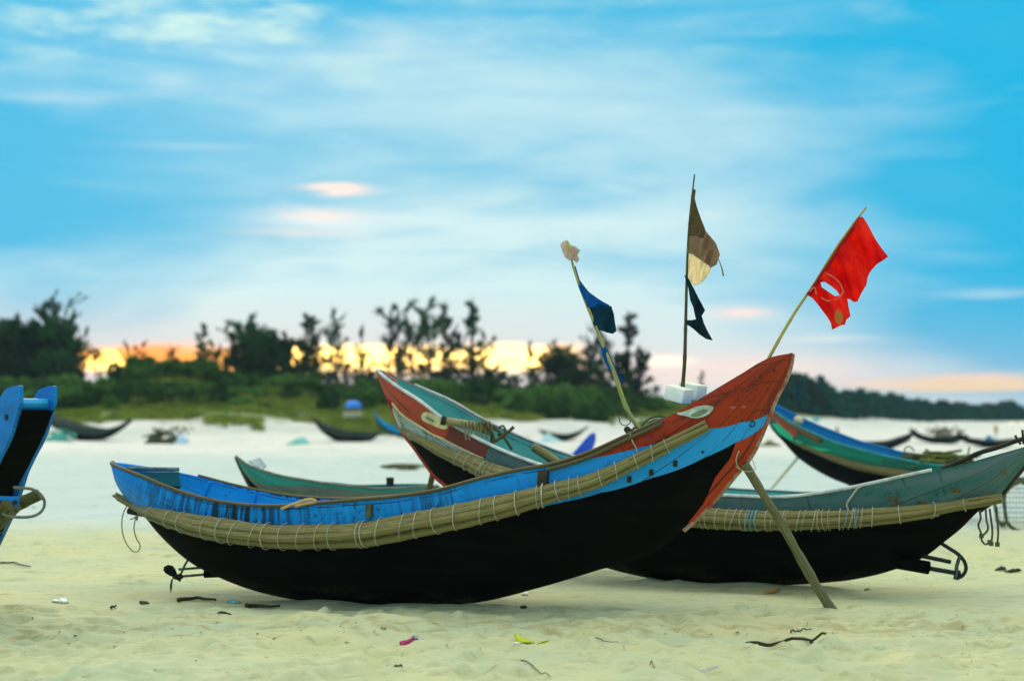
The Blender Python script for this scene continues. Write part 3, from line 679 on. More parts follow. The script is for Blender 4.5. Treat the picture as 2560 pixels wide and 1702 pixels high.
    mb.build('plank_seam', M['darkwood'], root)
    # small fittings
    def cleat(p, w_, h_, d_, mat, nm='cleat'):
        tq, vq = H.inv(p); c = H.S(tq, vq, 1, d_ * 0.4); mb = MB()
        rot = Matrix.Rotation(R(-24), 3, 'Z') @ Matrix.Rotation(R(4), 3, 'Y')
        mb.box(c, (w_, d_, h_), rot, 0.006); return mb.build(nm, mat, root)
    cleat(C3([(268, 1375)])[0], .05, .11, .06, M['oldwood']); cleat(C3([(1775, 1100)])[0], .085, .13, .05, M['darkwood'])
    for q in ((590, 965), (402, 1035), (230, 1090)): cleat(C5([q])[0], .035, .05, .02, M['darkwood'], 'nail_plate')
    for q in ((805, 875), (1108, 630)): 
        mb = MB(); H.spoly(mb, C5([(q[0] + 12 * math.cos(k), q[1] + 9 * math.sin(k)) for k in np.linspace(0, 6.28, 10)[:-1]]), 0.010, 0.008); mb.build('bolt', M['iron'], root, smooth=False)
    tq, vq = H.inv(C5([(1185, 652)])[0]); mb = MB(); c = H.S(tq, vq, 1, 0.015); an = np.linspace(0, 6.4, 18)
    mb.tube(c + 0.022 * (np.cos(an)[:, None] * np.r_[H.a, 0] + np.sin(an)[:, None] * np.array([0, 0, 1])), 0.006, 6); mb.build('ring_bolt', M['iron'], root)
    mb = MB(); q = C5([(1085, 862), (1066, 900), (1062, 950), (1075, 985), (1100, 1003)]); mb.tube(smooth_path([H.S(*H.inv(p), 1, 0.014) for p in q], 16), 0.005, 6); mb.build('rope_becket', M['cord'], root)
    # cord hanging from rail near the bow
    mb = MB(); q = C5([(240, 735), (262, 800), (290, 850), (296, 900), (292, 940)]); mb.tube(smooth_path([H.S(*H.inv(p), 1, 0.03) for p in q], 14), 0.005, 6); mb.build('tie_cord', M['cord'], root)
    # tan looped strap on the gunwale
    q = C2([(1580, 597), (1640, 575), (1710, 550), (1780, 525), (1850, 516), (1885, 535), (1830, 545), (1760, 560), (1700, 575)]); 
    mb = MB(); mb.tube(smooth_path([H.S(min(max(H.inv(p)[0], 0), 1), 0.99, 1, 0.03) * 0 + P(p[0], p[1], H.S(H.inv(p)[0], 1.0)[1] - 0.035) for p in q], 30), 0.013, 8); mb.build('strap_loop', M['tan'], root)
    # stern block, knots and hanging rope loop
    c = H.at(C2([(300, 620)])[0], 0.02); mb = MB(); mb.tube(np.array([H.at(C2([(250, 615)])[0], .02), H.at(C2([(380, 640)])[0], .02)]), 0.032, 8); blk = mb.build('stern_peg', M['darkwood'], root)
    q = C2([(235, 570), (205, 630), (190, 720), (205, 840), (250, 930), (295, 970), (335, 965), (350, 920), (320, 860), (298, 790), (305, 700), (318, 650)])
    mb = MB(); mb.tube(smooth_path([H.at(p, 0.10) for p in q], 50), 0.0055, 6); mb.tube(smooth_path([H.at(p, 0.07) for p in C2([(262, 690), (290, 680), (318, 665), (320, 700), (335, 640)])], 20), 0.006, 6); mb.build('stern_rope', M['rope'], root)
    # propeller and its shaft
    Yp = H.cdepth(CP([(1900, 420)])[0], 0.0)
    q = lambda pts: pt3(CP(pts), Yp)
    mb = MB(); mb.tube(np.array(q([(1980, 415), (2400, 400)])), 0.036, 12); mb.build('shaft_housing', M['tar'], root)
    mb = MB(); mb.tube(np.array(q([(1400, 470), (1980, 420)])), 0.013, 10); shaft = mb.build('propeller_shaft', M['steel'], root)
    mb = MB(); mb.tube(np.array(q([(1495, 325), (2000, 285)])), 0.012, 8); mb.build('rudder_bar', M['steel'], root)
    mb = MB(); mb.tube(np.array(q([(1680, 130), (1610, 250), (1545, 400), (1515, 545)])), 0.011, 8); mb.build('shaft_strut', M['steel'], root)
    hub = q([(1440, 470)])[0]; hx = q([(1560, 462)])[0]; sd = (hx - hub) / np.linalg.norm(hx - hub)
    mb = MB(); mb.tube(np.array([hub - sd * .03, hub, hub + sd * .05, hub + sd * .07]), np.array([.012, .026, .026, .014]), 12); prop = mb.build('propeller', M['iron'], root)
    for pts, nm in (([(1410, 480), (1440, 420), (1415, 330), (1370, 255), (1300, 232), (1240, 262), (1225, 320), (1255, 385), (1330, 450)], 0), ([(1400, 500), (1385, 560), (1375, 660), (1345, 770), (1318, 700), (1318, 620), (1345, 545), (1360, 500)], 1), ([(1430, 480), (1470, 410), (1520, 398), (1545, 430), (1540, 500), (1515, 565), (1470, 520)], 2)):
        mb = MB(); pl = np.array(q(pts)); tw = np.zeros_like(pl); c0 = pl.mean(0); dx = pl[:, 0] - c0[0]; pl[:, 1] += dx * (1.1 if nm != 1 else -1.5); mb.prism(pl, (0.004, -0.009, 0.0)); mb.build('blade', M['iron'], prop, smooth=False)
    # pole-end, coil of rope and ties where the flag poles are stepped
    Yb = H.cdepth((1576, 1072), 0.05)
    mb = MB(); c = np.array(P(*C5([(225, 700)])[0], Yb)); mb.tube(np.array([c + [-.02, -.10, 0], c + [0.05, .35, -.05]]), 0.028, 12); mb.build('pole_socket', M['darkwood'], root)
    mb = MB()
    mb.tube(smooth_path(pt3(C5([(320, 690), (345, 650), (390, 615), (450, 600), (500, 603), (520, 612)]), Yb), 24), 0.009, 6)
    mb.tube(smooth_path(pt3(C5([(350, 700), (385, 650), (430, 625), (470, 620), (500, 618)]), Yb), 24), 0.007, 6)
    mb.tube(smooth_path(pt3(C5([(150, 610), (160, 650), (200, 670), (240, 640), (200, 600), (215, 560), (170, 540)]), Yb), 24), 0.005, 6)
    mb.tube(smooth_path(pt3(C5([(205, 735), (240, 700), (280, 720), (260, 690), (310, 700), (290, 740)]), Yb), 24), 0.009, 6)
    mb.build('coiled_rope', M['rope_dark'], root)
    return root
BOAT_A = make_main()

# prop pole under the bow
def prop():
    H = HA; d1 = H.cdepth(C5([(1130, 975)])[0], 0.0)
    foot_ = G(2082, 1528); p0 = np.array(P(*C5([(1128, 960)])[0], d1 - 0.02))
    mid = [p0 + (foot_ - p0) * f for f in (0, .2, .4, .6, .8, 1.04)]
    for k, m_ in enumerate(mid): m_[0] += [0, .012, .016, .0, -.012, 0][k]; m_[2] += [0, -.015, -.012, -.005, .005, 0][k]
    path = smooth_path(mid, 50); r = 0.034 + 0.010 * np.linspace(0, 1, 50) + 0.0035 * np.sin(np.linspace(0, 21, 50)) + 0.002 * np.sin(np.linspace(0, 55, 50))
    mb = MB(); mb.tube(path, r, 14)
    o = solo(mb, 'prop_pole', M['pole'], foot_, 'thick weathered wooden pole propping up the red bow, its foot in the sand', 'pole')
    mb = MB(); q = C5([(1060, 985), (1100, 1015), (1160, 1030), (1215, 1010), (1200, 950), (1170, 905)]); mb.tube(smooth_path([P(a, b, d1 - 0.05) for a, b in q], 24), 0.0035, 5); mb.build('tie_cord', M['cord'], o)
prop()

# ------------------------------------------------------------------ marker flags stepped in the bow
def flag_pole(name, px, Y0, Y1, rad, label, mat):
    n = len(px); pts = [P(a, b, Y0 + (Y1 - Y0) * k / (n - 1)) for k, (a, b) in enumerate(px)]
    root = empty(name, pts[0], label, 'flag')
    path = smooth_path(pts, 40); r = np.linspace(rad[0], rad[1], 40); r = r * (1 + 0.14 * (np.sin(np.arange(40) * 1.3) > .93))
    mb = MB(); mb.tube(path, r, 10); mb.build('pole', mat, root); return root
Yf = HA.cdepth((1590, 1068), 0.0)
M['pbamboo'] = simple('yellow_bamboo', (0.50, 0.46, 0.12, 1), (0.26, 0.27, 0.08, 1), 0.6, 3, 0.3, 0.004, 0.3, coords='UV', stretch=(2, 3, 1))
M['dbamboo'] = simple('dark_bamboo', (0.085, 0.085, 0.02, 1), (0.035, 0.045, 0.015, 1), 0.6, 3, 0.3, 0.004, 0.3, coords='UV', stretch=(2, 3, 1))
f1 = flag_pole('marker_flag', [(1606, 1084), (1570, 1028), (1538, 939), (1493, 827), (1433, 665), (1420, 612)], Yf, Yf - 0.1, (.021, .008), 'leaning bamboo pole with blue pennants and a pale paper bag tied to its tip', M['pbamboo'])
M['c_blue'] = simple('blue_cloth', (0.0, 0.14, 0.46, 1), (0.0, 0.10, 0.34, 1), 0.9, 10, 0.2, tr=0.35)
M['c_dark'] = simple('dark_blue_cloth', (0.002, 0.035, 0.045, 1), (0.0, 0.05, 0.10, 1), 0.9, 10, 0.2, tr=0.2)
M['c_brown'] = simple('brown_net_cloth', (0.42, 0.28, 0.17, 1), (0.28, 0.18, 0.10, 1), 0.95, 16, 0.4, tr=0.3)
M['c_brown2'] = simple('dark_brown_cloth', (0.17, 0.13, 0.06, 1), (0.12, 0.08, 0.035, 1), 0.95, 16, 0.4, tr=0.3)
M['c_cream'] = simple('cream_plastic', (1.0, 0.95, 0.72, 1), (1.0, 0.86, 0.64, 1), 0.5, 12, 0.5, tr=0.75)
M['c_paper'] = simple('pale_paper', (0.85, 0.74, 0.66, 1), (0.72, 0.62, 0.56, 1), 0.7, 9, 0.5, tr=0.65)
M['c_yellow'] = simple('yellow_plastic', (0.75, 0.72, 0.02, 1), (0.55, 0.55, 0.02, 1), 0.5, 22, tr=0.4)
M['c_black'] = simple('black_cloth', (0.002, 0.018, 0.022, 1), (0.0, 0.03, 0.05, 1), 0.9, 9, 0.3, tr=0.12)
M['c_red'] = simple('red_cloth', (0.98, 0.055, 0.014, 1), (0.80, 0.014, 0.022, 1), 0.9, 4.0, 0.2, tr=0.62)
M['c_redd'] = simple('dark_red_sleeve', (0.30, 0.010, 0.010, 1), (0.36, 0.02, 0.015, 1), 0.9, 10, 0.2, tr=0.2)
cloth('blue_cloth', C4([(192, 640), (215, 640), (240, 725), (270, 765), (300, 800), (345, 832), (380, 855), (430, 880), (380, 880), (330, 888), (288, 888), (262, 830), (230, 760)]), Yf - .07, M['c_blue'], f1, seed=1)
cloth('dark_cloth', C4([(284, 886), (330, 888), (380, 880), (430, 880), (445, 930), (452, 980), (462, 1030), (440, 1048), (400, 1040), (380, 1030), (335, 1022), (310, 960)]), Yf - .055, M['c_dark'], f1, seed=2)
cloth('blue_ribbon', C4([(356, 1100), (378, 1096), (395, 1130), (420, 1170), (440, 1215), (455, 1250), (475, 1290), (500, 1325), (522, 1342), (490, 1340), (460, 1310), (435, 1285), (400, 1240), (380, 1190), (368, 1140)]), Yf - .05, M['c_blue'], f1, seed=3, step=1.8)
cloth('paper_bag', C4([(122, 510), (140, 492), (165, 482), (182, 512), (215, 522), (242, 545), (225, 572), (237, 600), (220, 620), (198, 600), (178, 606), (150, 585), (135, 548)]), Yf - .12, M['c_paper'], f1, seed=4, amp=.05, wl=22, step=1.8)
cloth('yellow_strip', C4([(157, 492), (166, 486), (178, 520), (182, 540), (168, 538)]), Yf - .16, M['c_yellow'], f1, seed=5, amp=.0, step=1.5)
Y2 = HA.cdepth((1700, 985), 0.10)
f2 = flag_pole('marker_flag', C4([(858, 1392), (870, 1250), (878, 1000), (885, 720), (890, 560), (905, 330), (920, 190), (932, 88)]), Y2, Y2, (.017, .006), 'upright dark bamboo pole set in white foam blocks with brown, cream and black rags', M['dbamboo'])
cloth('brown_rag', C4([(893, 450), (940, 455), (985, 468), (1000, 430), (1060, 500), (1085, 570), (1065, 630), (1030, 650), (980, 610), (920, 570), (885, 560)]), Y2 - .01, M['c_brown'], f2, seed=6, wl=40)
cloth('brown_rag', C4([(918, 170), (940, 182), (932, 230), (945, 280), (965, 340), (1000, 430), (985, 470), (940, 456), (893, 450), (898, 340), (910, 260)]), Y2 - .02, M['c_brown2'], f2, seed=7, wl=40)
mb = MB(); mb.tube(smooth_path(pt3(C4([(1072, 590), (1085, 620), (1098, 660), (1106, 700)]), Y2), 12), np.linspace(.003, .008, 12), 6); mb.build('loose_thread', M['rope'], f2)
cloth('plastic_bag', C4([(888, 565), (930, 575), (1000, 622), (1035, 652), (1010, 700), (985, 728), (965, 745), (930, 757), (908, 735), (893, 712), (883, 650)]), Y2 + .02, M['c_cream'], f2, seed=8, amp=.05, wl=35)
cloth('black_rag', C4([(868, 690), (897, 718), (930, 780), (960, 840), (995, 905), (975, 940), (988, 985), (1015, 1040), (1042, 1088), (1000, 1078), (960, 1050), (930, 1022), (900, 1000), (878, 992), (878, 965), (915, 965), (940, 960), (925, 890), (905, 840), (893, 760)]), Y2 - .01, M['c_black'], f2, seed=9, step=2.0, wl=40)
cy = math.cos(R(35))
mb = MB(); c = P(*C5([(617, 425)])[0], Y2 - 0.04); mb.box(c, (.19, .155, .125), Matrix.Rotation(R(-38), 3, 'Z') @ Matrix.Rotation(R(14), 3, 'Y'), .022); mb.build('foam_block', M['foam'], f2)
mb = MB(); c = P(*C5([(722, 400)])[0], Y2 + 0.13); mb.box(c, (.20, .16, .13), Matrix.Rotation(R(-38), 3, 'Z') @ Matrix.Rotation(R(10), 3, 'Y'), .022); mb.build('foam_block', M['foam'], f2)
Y3 = HA.cdepth((1916, 906), 0.0)
pp = C6([(180, 1325), (200, 1285), (265, 1165), (400, 930), (560, 690), (740, 400), (905, 175), (952, 116)])
f3 = flag_pole('marker_flag', pp, Y3, Y3 - .1, (.015, .009), 'torn bright red flag on a yellow pole slanting up from the bow tip', M['pbamboo'])
hole = C6([(606, 680), (640, 678), (690, 710), (730, 745), (752, 778), (715, 785), (660, 748), (615, 718)])
cloth('flag_cloth', C6([(912, 185), (928, 192), (965, 250), (1020, 355), (1070, 430), (1117, 487), (1080, 515), (1035, 542), (985, 595), (962, 640), (952, 700), (915, 760), (887, 825), (860, 830), (835, 812), (808, 802), (818, 870), (832, 935), (800, 965), (790, 1000), (765, 1003), (740, 1015), (695, 1038), (685, 985), (650, 930), (590, 850), (550, 805), (505, 768), (560, 720), (720, 480)]),
      Y3 - .09, M['c_red'], f3, holes=[hole], seed=2.2, amp=.06, wl=75, ang=R(-30), step=2.2)
mb = MB(); sp_ = np.array(pt3(C6([(503, 772), (600, 627), (740, 410), (893, 190)]), Y3 - .085)); mb.tube(smooth_path(sp_ + [0.012, 0, -0.006], 30), np.linspace(.03, .022, 30), 10, squash=0.6); mb.build('flag_sleeve', M['c_redd'], f3)
mb = MB()
pink = simple('pink_stitching', (0.75, 0.22, 0.16, 1), (0.6, 0.12, 0.08, 1), 0.9, 30)
for q in ([(650, 615), (700, 640), (745, 680), (772, 730), (780, 760)], [(610, 795), (660, 820), (710, 815), (755, 785), (785, 745)], [(525, 750), (560, 720), (575, 770)]):
    mb.tube(smooth_path(pt3(C6(q), Y3 - .135), 20), 0.0055, 5)
mb.build('stitched_seam', pink, f3)
mb = MB(); st = C6([(718, 905), (735, 885), (765, 895), (778, 940), (775, 975), (752, 998), (725, 985), (712, 950)]); mb.prism(pt3(st, Y3 - .14), (0, .004, 0)); mb.build('ochre_patch', simple('ochre_stain', (0.34, 0.19, 0.04, 1), (0.6, 0.10, 0.03, 1), .9, 30), f3, smooth=False)

# ------------------------------------------------------------------ SECOND BOAT (red bow with cream eye on the left, grey-green stern on the right)
M['grey'] = paint('grey_green_paint', (0.085, 0.15, 0.14, 1), (0.04, 0.09, 0.095, 1), (0.008, 0.024, 0.022, 1), 0.35, 0.9, 0.17)
M['sterngrey'] = paint('pale_teal_paint', (0.10, 0.16, 0.165, 1), (0.025, 0.14, 0.13, 1), (0.015, 0.035, 0.02, 1), 0.40, 0.8, 0.24)
M['palegrey'] = paint('pale_grey_paint', (0.40, 0.50, 0.48, 1), (0.27, 0.36, 0.33, 1), (0.05, 0.07, 0.04, 1), 0.7, 0.7, 0.24)
M['teal_in'] = paint('teal_inside_paint', (0.10, 0.45, 0.42, 1), (0.06, 0.32, 0.32, 1), (0.02, 0.10, 0.10, 1), 0.35, 0.3, 0.24)
M['redf'] = paint('faded_red_paint', (0.42, 0.062, 0.020, 1), (0.34, 0.048, 0.018, 1), (0.15, 0.035, 0.02, 1), 0.1, 0.1, 0.6)
M['maroon'] = paint('maroon_paint', (0.16, 0.035, 0.020, 1), (0.10, 0.03, 0.022, 1), (0.04, 0.03, 0.02, 1), 0.4, 0.4, 0.24)
M['whiterail'] = simple('white_rail_paint', (0.62, 0.70, 0.66, 1), (0.36, 0.44, 0.42, 1), 0.6, 6, 0.3)
def make_red_bow():
    keel = [(945, 925), (965, 980), (985, 1029), (1005, 1078), (1034, 1115), (1062, 1155), (1088, 1190), (1114, 1213), (1200, 1275), (1350, 1355), (1515, 1419), (1629, 1446), (1760, 1464), (1895, 1464), (2050, 1457), (2128, 1449),
            (2245, 1420), (2314, 1390), (2361, 1354), (2400, 1323), (2447, 1277), (2501, 1238), (2532, 1199), (2575, 1145), (2600, 1105)]
    gun = [(945, 925), (993, 966), (1051, 1003), (1100, 1041), (1160, 1078), (1252, 1124), (1349, 1161), (1450, 1190), (1600, 1220), (1720, 1234), (1809, 1238), (1961, 1242), (2101, 1224), (2175, 1209), (2307, 1180), (2400, 1162), (2478, 1140), (2560, 1117), (2600, 1105)]
    A = G(1830, 1462); H = Hull(A, -30, keel, gun, 0.60, 0.02, 0.03, 0.68)
    root = empty('fishing_boat', (A[0], A[1], 0), 'grey-green fishing boat behind the blue one, faded red bow with a cream eye', 'boat')
    bb = H.curve([(1000, 1082), (1051, 1108), (1108, 1138), (1166, 1163), (1252, 1200), (1400, 1248), (1600, 1288), (1758, 1304), (1895, 1312), (2050, 1310), (2167, 1302), (2284, 1290), (2400, 1270), (2501, 1247), (2535, 1205)])
    mid = H.curve([(985, 1007), (1022, 1046), (1062, 1071), (1108, 1095), (1151, 1118), (1210, 1145), (1300, 1180)], 0.0, 1.0)
    t_red = H.inv((1222, 1115))[0]; t_mar = H.inv((1125, 1070))[0]; t_gr = H.inv((1790, 1270))[0]; t_m0 = H.inv((985, 1007))[0]
    mb = MB()
    for sd in (1, -1): H.patch(mb, 0.0, 1.0, 0.0, bb, sd, 220, 20, 0.0, 0.02)
    mb.build('hull', M['tar'], root)
    def band(nm, mat, t0, t1, va, vb, off=.004, n=70):
        mb = MB()
        for sd in (1, -1): H.patch(mb, t0, t1, va, vb, sd, n, 8, off, 0.02)
        return mb.build(nm, mat, root)
    band('bow_plank', M['redf'], 0.0, t_mar, lambda t: np.where(t < t_m0, bb(t) * 0 + np.interp(t, [0, t_m0], [0.0, float(mid(np.array([t_m0]))[0])]), mid(t)), 1.0, 0.012)
    for sd in (1, -1):
        mb = MB(); H.patch(mb, t_mar, t_red, mid, 1.0, sd, 70, 8, .011, .02); mb.build('bow_plank', M['maroon'], root)['label'] = 'dull maroon stretch of the bow plank'
    band('side_plank', M['palegrey'], t_m0, t_red, bb, mid, 0.008)
    band('side_plank', M['grey'], t_red, t_gr, bb, 1.0, 0.006, 110)
    band('side_plank', M['sterngrey'], t_gr, 1.0, bb, 1.0, 0.007, 90)
    # dark hull shows between stem and pale plank at the very bow
    mb = MB()
    tt = np.linspace(0.0, t_m0, 30)
    mb = MB(); t = np.linspace(0, H.inv((1114, 1213))[0], 60); p = H.S(t, 0 * t); mb.tube(p, np.full(60, .028), 4, rot=.78); mb.build('stem', M['stemred'], root)
    mb = MB()
    for sd in (1, -1): H.patch(mb, 0.0, H.inv((1114, 1213))[0] + .02, 0.0, lambda t: np.minimum(0.10 + 0 * t, np.maximum(bb(t), 0.02)), sd, 60, 5, 0.005, 0.02)
    mb.build('stem_band', M['stemred'], root)
    # cream line between the red and the pale plank
    mb = MB(); tq = np.linspace(t_m0, H.inv((1210, 1145))[0], 50); p = H.S(tq, mid(tq), 1, 0.014); mb.tube(p, np.linspace(.022, .014, 50), 6, squash=.5); mb.build('painted_line', M['cream'], root)
    mb = MB(); tq = np.linspace(0.0, 1, 2)
    mb = MB(); q = C3([(480, 455), (505, 520), (525, 580), (545, 640), (548, 660)]); mb.tube(smooth_path([H.S(*H.inv(p), 1, 0.012) for p in q], 20), 0.012, 6, squash=.5); mb.build('painted_line', M['cream'], root)
    outl = C3([(718, 560), (730, 530), (760, 522), (810, 532), (860, 560), (900, 590), (940, 630), (945, 660), (920, 675), (870, 660), (810, 632), (760, 610), (730, 590)])
    mb = MB(); H.spoly(mb, outl, 0.020, 0.012); eye = mb.build('painted_eye', M['cream'], root, smooth=False)
    mb = MB(); H.spoly(mb, C3([(755, 560), (775, 562), (810, 580), (835, 602), (815, 605), (780, 592)]), 0.024, 0.008); mb.build('pupil', M['eyedark'], eye, smooth=False)
    mb = MB()
    for sd in (1, -1): H.patch(mb, 0.02, 0.97, 0.2, 0.985, sd, 160, 8, -0.022, 0.008)
    mb.build('inner_planking', M['teal_in'], root)
    mb = MB(); t = np.linspace(0.1, 0.93, 80); a = H.S(t, np.full(80, 0.40), 1, -0.03); b = H.S(t, np.full(80, 0.40), -1, -0.03); mb.grid(np.stack([a, (a + b) / 2, b], 1)); mb.grid(np.stack([a, (a + b) / 2, b], 1) - [0, 0, .02]); mb.build('floor_boards', M['oldwood'], root)
    mb = MB(); p = H.edge(1.0, 0.0, H.inv((2330, 1176))[0], 120, 1, 0.004, 0.004); mb.tube(p, 0.021, 8, squash=.8); mb.build('gunwale_rail', M['whiterail'], root)
    mb = MB(); p = H.edge(1.0, 0.05, 0.95, 120, -1, 0.004, 0.004); mb.tube(p, 0.018, 8, squash=.8); mb.build('gunwale_rail', M['whiterail'], root)
    mb = MB(); mb.tube(smooth_path([H.at(p, 0.0) for p in C3([(335, 160), (380, 175), (430, 215), (480, 255), (498, 285)])], 16), np.linspace(.026, .032, 16), 8, squash=.7); mb.build('bow_cap', simple('bow_cap_wood', (0.36, 0.22, 0.17, 1), (0.12, 0.09, 0.07, 1), .8, 14), root)
    # fender of lashed canes
    fp = [(1003, 1073), (1051, 1098), (1108, 1129), (1166, 1153), (1223, 1179), (1300, 1205), (1400, 1237), (1600, 1277), (1758, 1294), (1895, 1301), (2050, 1300), (2167, 1293), (2284, 1282), (2400, 1263), (2505, 1246)]
    fr = [.045, .050, .062, .080, .095, .105, .105, .10, .095, .09, .09, .085, .07, .055, .045]
    path, rr = H.side_path(H, fp, fr) if hasattr(H, 'side_path') else HA.side_path(H, fp, fr)
    mb = MB(); bundle(mb, path, rr, 9, 8); fen = mb.build('bamboo_fender', M['bamboo'], root)
    pxs = PROJ(path)[:, 0]; fr_ = lambda x: np.interp(x, pxs, np.linspace(0, 1, len(pxs)))
    xs = [1030, 1036, 1150, 1170, 1190, 1205, 1215, 1225, 1240] + list(np.arange(1765, 2190, 19)) + [2250, 2330, 2420]
    lashings(path, rr, [fr_(x) for x in xs], fen, M['cord'])
    bl = simple('blue_cord', (0.12, 0.45, 0.55, 1), (0.08, 0.3, 0.4, 1), .8, 30)
    lashings(path, rr, [fr_(x) for x in (1878, 1884, 1892, 2128, 2140)], fen, bl, .005)
    # dark thin rail line above the fender and oar spar lying along the stern
    mb = MB(); mb.tube(smooth_path([H.at(p, -0.1) for p in C8([(1620, 1150), (1800, 1080), (1950, 1010), (2120, 960), (2260, 910), (2420, 860)])], 30), 0.022, 8); spar = mb.build('steering_spar', M['darkwood'], root)
    mb = MB(); mb.tube(np.array([H.at(p, .0) for p in C8([(2280, 850), (2300, 890), (2330, 930)])]), 0.012, 6); mb.tube(np.array([H.at(p, .0) for p in C8([(2345, 800), (2350, 860), (2356, 930)])]), 0.012, 6); mb.build('thole_pin', M['darkwood'], root)
    # stern post dark edge
    mb = MB(); t = np.linspace(H.inv((2447, 1277))[0], 1.0, 30); mb.tube(H.S(t, 0 * t), np.full(30, .034), 4, rot=.78); mb.build('stern_post', M['darkwood'], root)
    # white rope over the gunwale
    mb = MB(); mb.tube(smooth_path([H.S(H.inv(p)[0], H.inv(p)[1], 1, .02) for p in C7([(1190, 672), (1150, 690), (1110, 740), (1075, 800), (1085, 830), (1120, 850)])], 24), 0.011, 6)
    mb.tube(smooth_path([H.S(H.inv(p)[0], H.inv(p)[1], 1, .03) for p in C7([(1120, 850), (1125, 880), (1150, 910), (1145, 860), (1105, 830)])], 20), 0.006, 6); mb.build('white_rope', M['cord'], root)
    # rust-brown stains nailed scraps of plate
    rust = simple('rust_patch', (0.20, 0.12, 0.03, 1), (0.06, 0.05, 0.02, 1), .9, 12)
    for q, a, b in (((1390, 780), 20, 42), ((1345, 760), 14, 26), ((1560, 785), 22, 18), ((1770, 705), 38, 16), ((2075, 590), 22, 14)):
        mb = MB(); rg = random.Random(int(q[0])); H.spoly(mb, C7([(q[0] + a * rg.uniform(.6, 1.1) * math.cos(k), q[1] + b * rg.uniform(.6, 1.1) * math.sin(k)) for k in np.linspace(0, 6.28, 14)[:-1]]), 0.012, 0.004); mb.build('rust_stain', rust, root, smooth=False)
    # ropes hanging from the stern
    Ys = H.cdepth((2480, 1280), 0.1)
    for q in ([(1925, 835), (1932, 890), (1918, 930), (1935, 985), (1940, 1030), (1965, 1055), (1990, 1040)], [(1965, 830), (1970, 900), (1978, 960), (1960, 985), (1938, 1000)], [(1990, 825), (2000, 900), (2008, 980), (2000, 1050)], [(2035, 815), (2040, 900), (2045, 980), (2040, 1055)]):
        mb = MB(); pth = smooth_path(pt3(C7(q), Ys), 30); mb.tube(pth, 0.010, 6); mb.tube(np.array([pth[-1] + [0, 0, .02], pth[-1] - [0, 0, .02]]), .022, 6); mb.build('hanging_rope', M['rope_dark'], root)
    # shaft and guard
    Yp = H.cdepth(C7([(1600, 1200)])[0], 0.0); q = lambda pts: pt3(C7(pts), Yp)
    mb = MB(); mb.tube(np.array(q([(1400, 1170), (1600, 1205)])), 0.062, 12); mb.build('shaft_housing', M['tar'], root)
    mb = MB(); mb.tube(np.array(q([(1600, 1208), (1770, 1238)])), .022, 8); mb.build('propeller_shaft', M['iron'], root)
    mb = MB(); mb.tube(np.array(q([(1560, 1130), (1740, 1168)])), .020, 8); mb.build('rudder_bar', M['iron'], root)
    mb = MB(); mb.tube(smooth_path(q([(1680, 1048), (1730, 1080), (1790, 1120), (1830, 1170), (1838, 1215), (1815, 1255), (1775, 1275)]), 30), .018, 8); mb.build('propeller_guard', M['iron'], root)
    mb = MB(); mb.tube(np.array(q([(1798, 1130), (1780, 1190), (1768, 1280)])), .018, 8); g = mb.build('shaft_strut', M['steel'], root)
    mb = MB(); pl = np.array(q([(1760, 1240), (1770, 1215), (1795, 1225), (1800, 1250), (1785, 1272), (1765, 1270)])); mb.prism(pl, (0.02, .03, 0)); mb.build('propeller', M['iron'], root, smooth=False)
    # bow clutter: pole end wrapped with net, grapnel, bamboo stubs
    Yn = H.cdepth((1180, 1075), 0.42)
    cp = lambda pts, dy=0.0: pt3(C3(pts), Yn + dy)
    mb = MB(); mb.tube(smooth_path(cp([(905, 595), (1050, 620), (1200, 650), (1330, 690)]), 20), np.linspace(.042, .055, 20), 10); pl_ = mb.build('pole', M['bamboo_pale'], root)
    mb = MB(); mb.tube(np.array(cp([(880, 592), (925, 600)])), .050, 12); mb.build('pole_end', M['darkwood'], pl_)
    mb = MB(); rg = random.Random(5)
    for k in range(9):
        x0 = 1060 + k * 30; mb.tube(smooth_path(cp([(x0, 600 + rg.uniform(-10, 10)), (x0 + 22, 640), (x0 + 25 + rg.uniform(-8, 8), 700), (x0 + 40, 750 + rg.uniform(-20, 20))], -.07), 16), 0.011, 6)
    mb.build('coiled_rope', M['rope'], root)
    mb = MB()
    mb.tube(smooth_path(cp([(1200, 620), (1260, 618), (1330, 650), (1400, 710), (1440, 760), (1500, 850)], -.05), 24), .016, 6)
    mb.tube(smooth_path(cp([(1515, 650), (1470, 690), (1400, 745), (1345, 780)], -.06), 16), .020, 6)
    mb.tube(smooth_path(cp([(1330, 700), (1320, 800), (1330, 900)], -.04), 16), .020, 6)
    mb.tube(smooth_path(cp([(1250, 625), (1310, 680), (1340, 740), (1330, 800)], -.09), 16), .014, 6)
    mb.tube(smooth_path(cp([(1380, 660), (1420, 640), (1440, 680), (1410, 730), (1370, 720)], -.02), 16), .012, 6)
    mb.build('grapnel', simple('rusty_brown', (0.13, 0.09, 0.025, 1), (0.05, 0.045, 0.015, 1), .8, 10), root)
    mb = MB(); mb.tube(np.array(cp([(1680, 820), (1780, 885), (1930, 985)], .3)), .050, 12); mb.build('bamboo_stub', M['bamboo'], root)
    # strut under the bow
    mb = MB(); d = H.cdepth((1076, 1190)); mb.tube(smooth_path([P(1083, 1180, d), P(1076, 1210, d - .02), G(1040, 1372)], 12), .032, 8); mb.build('bow_strut', M['railwood'], root)
    return root
BOAT_B = make_red_bow()

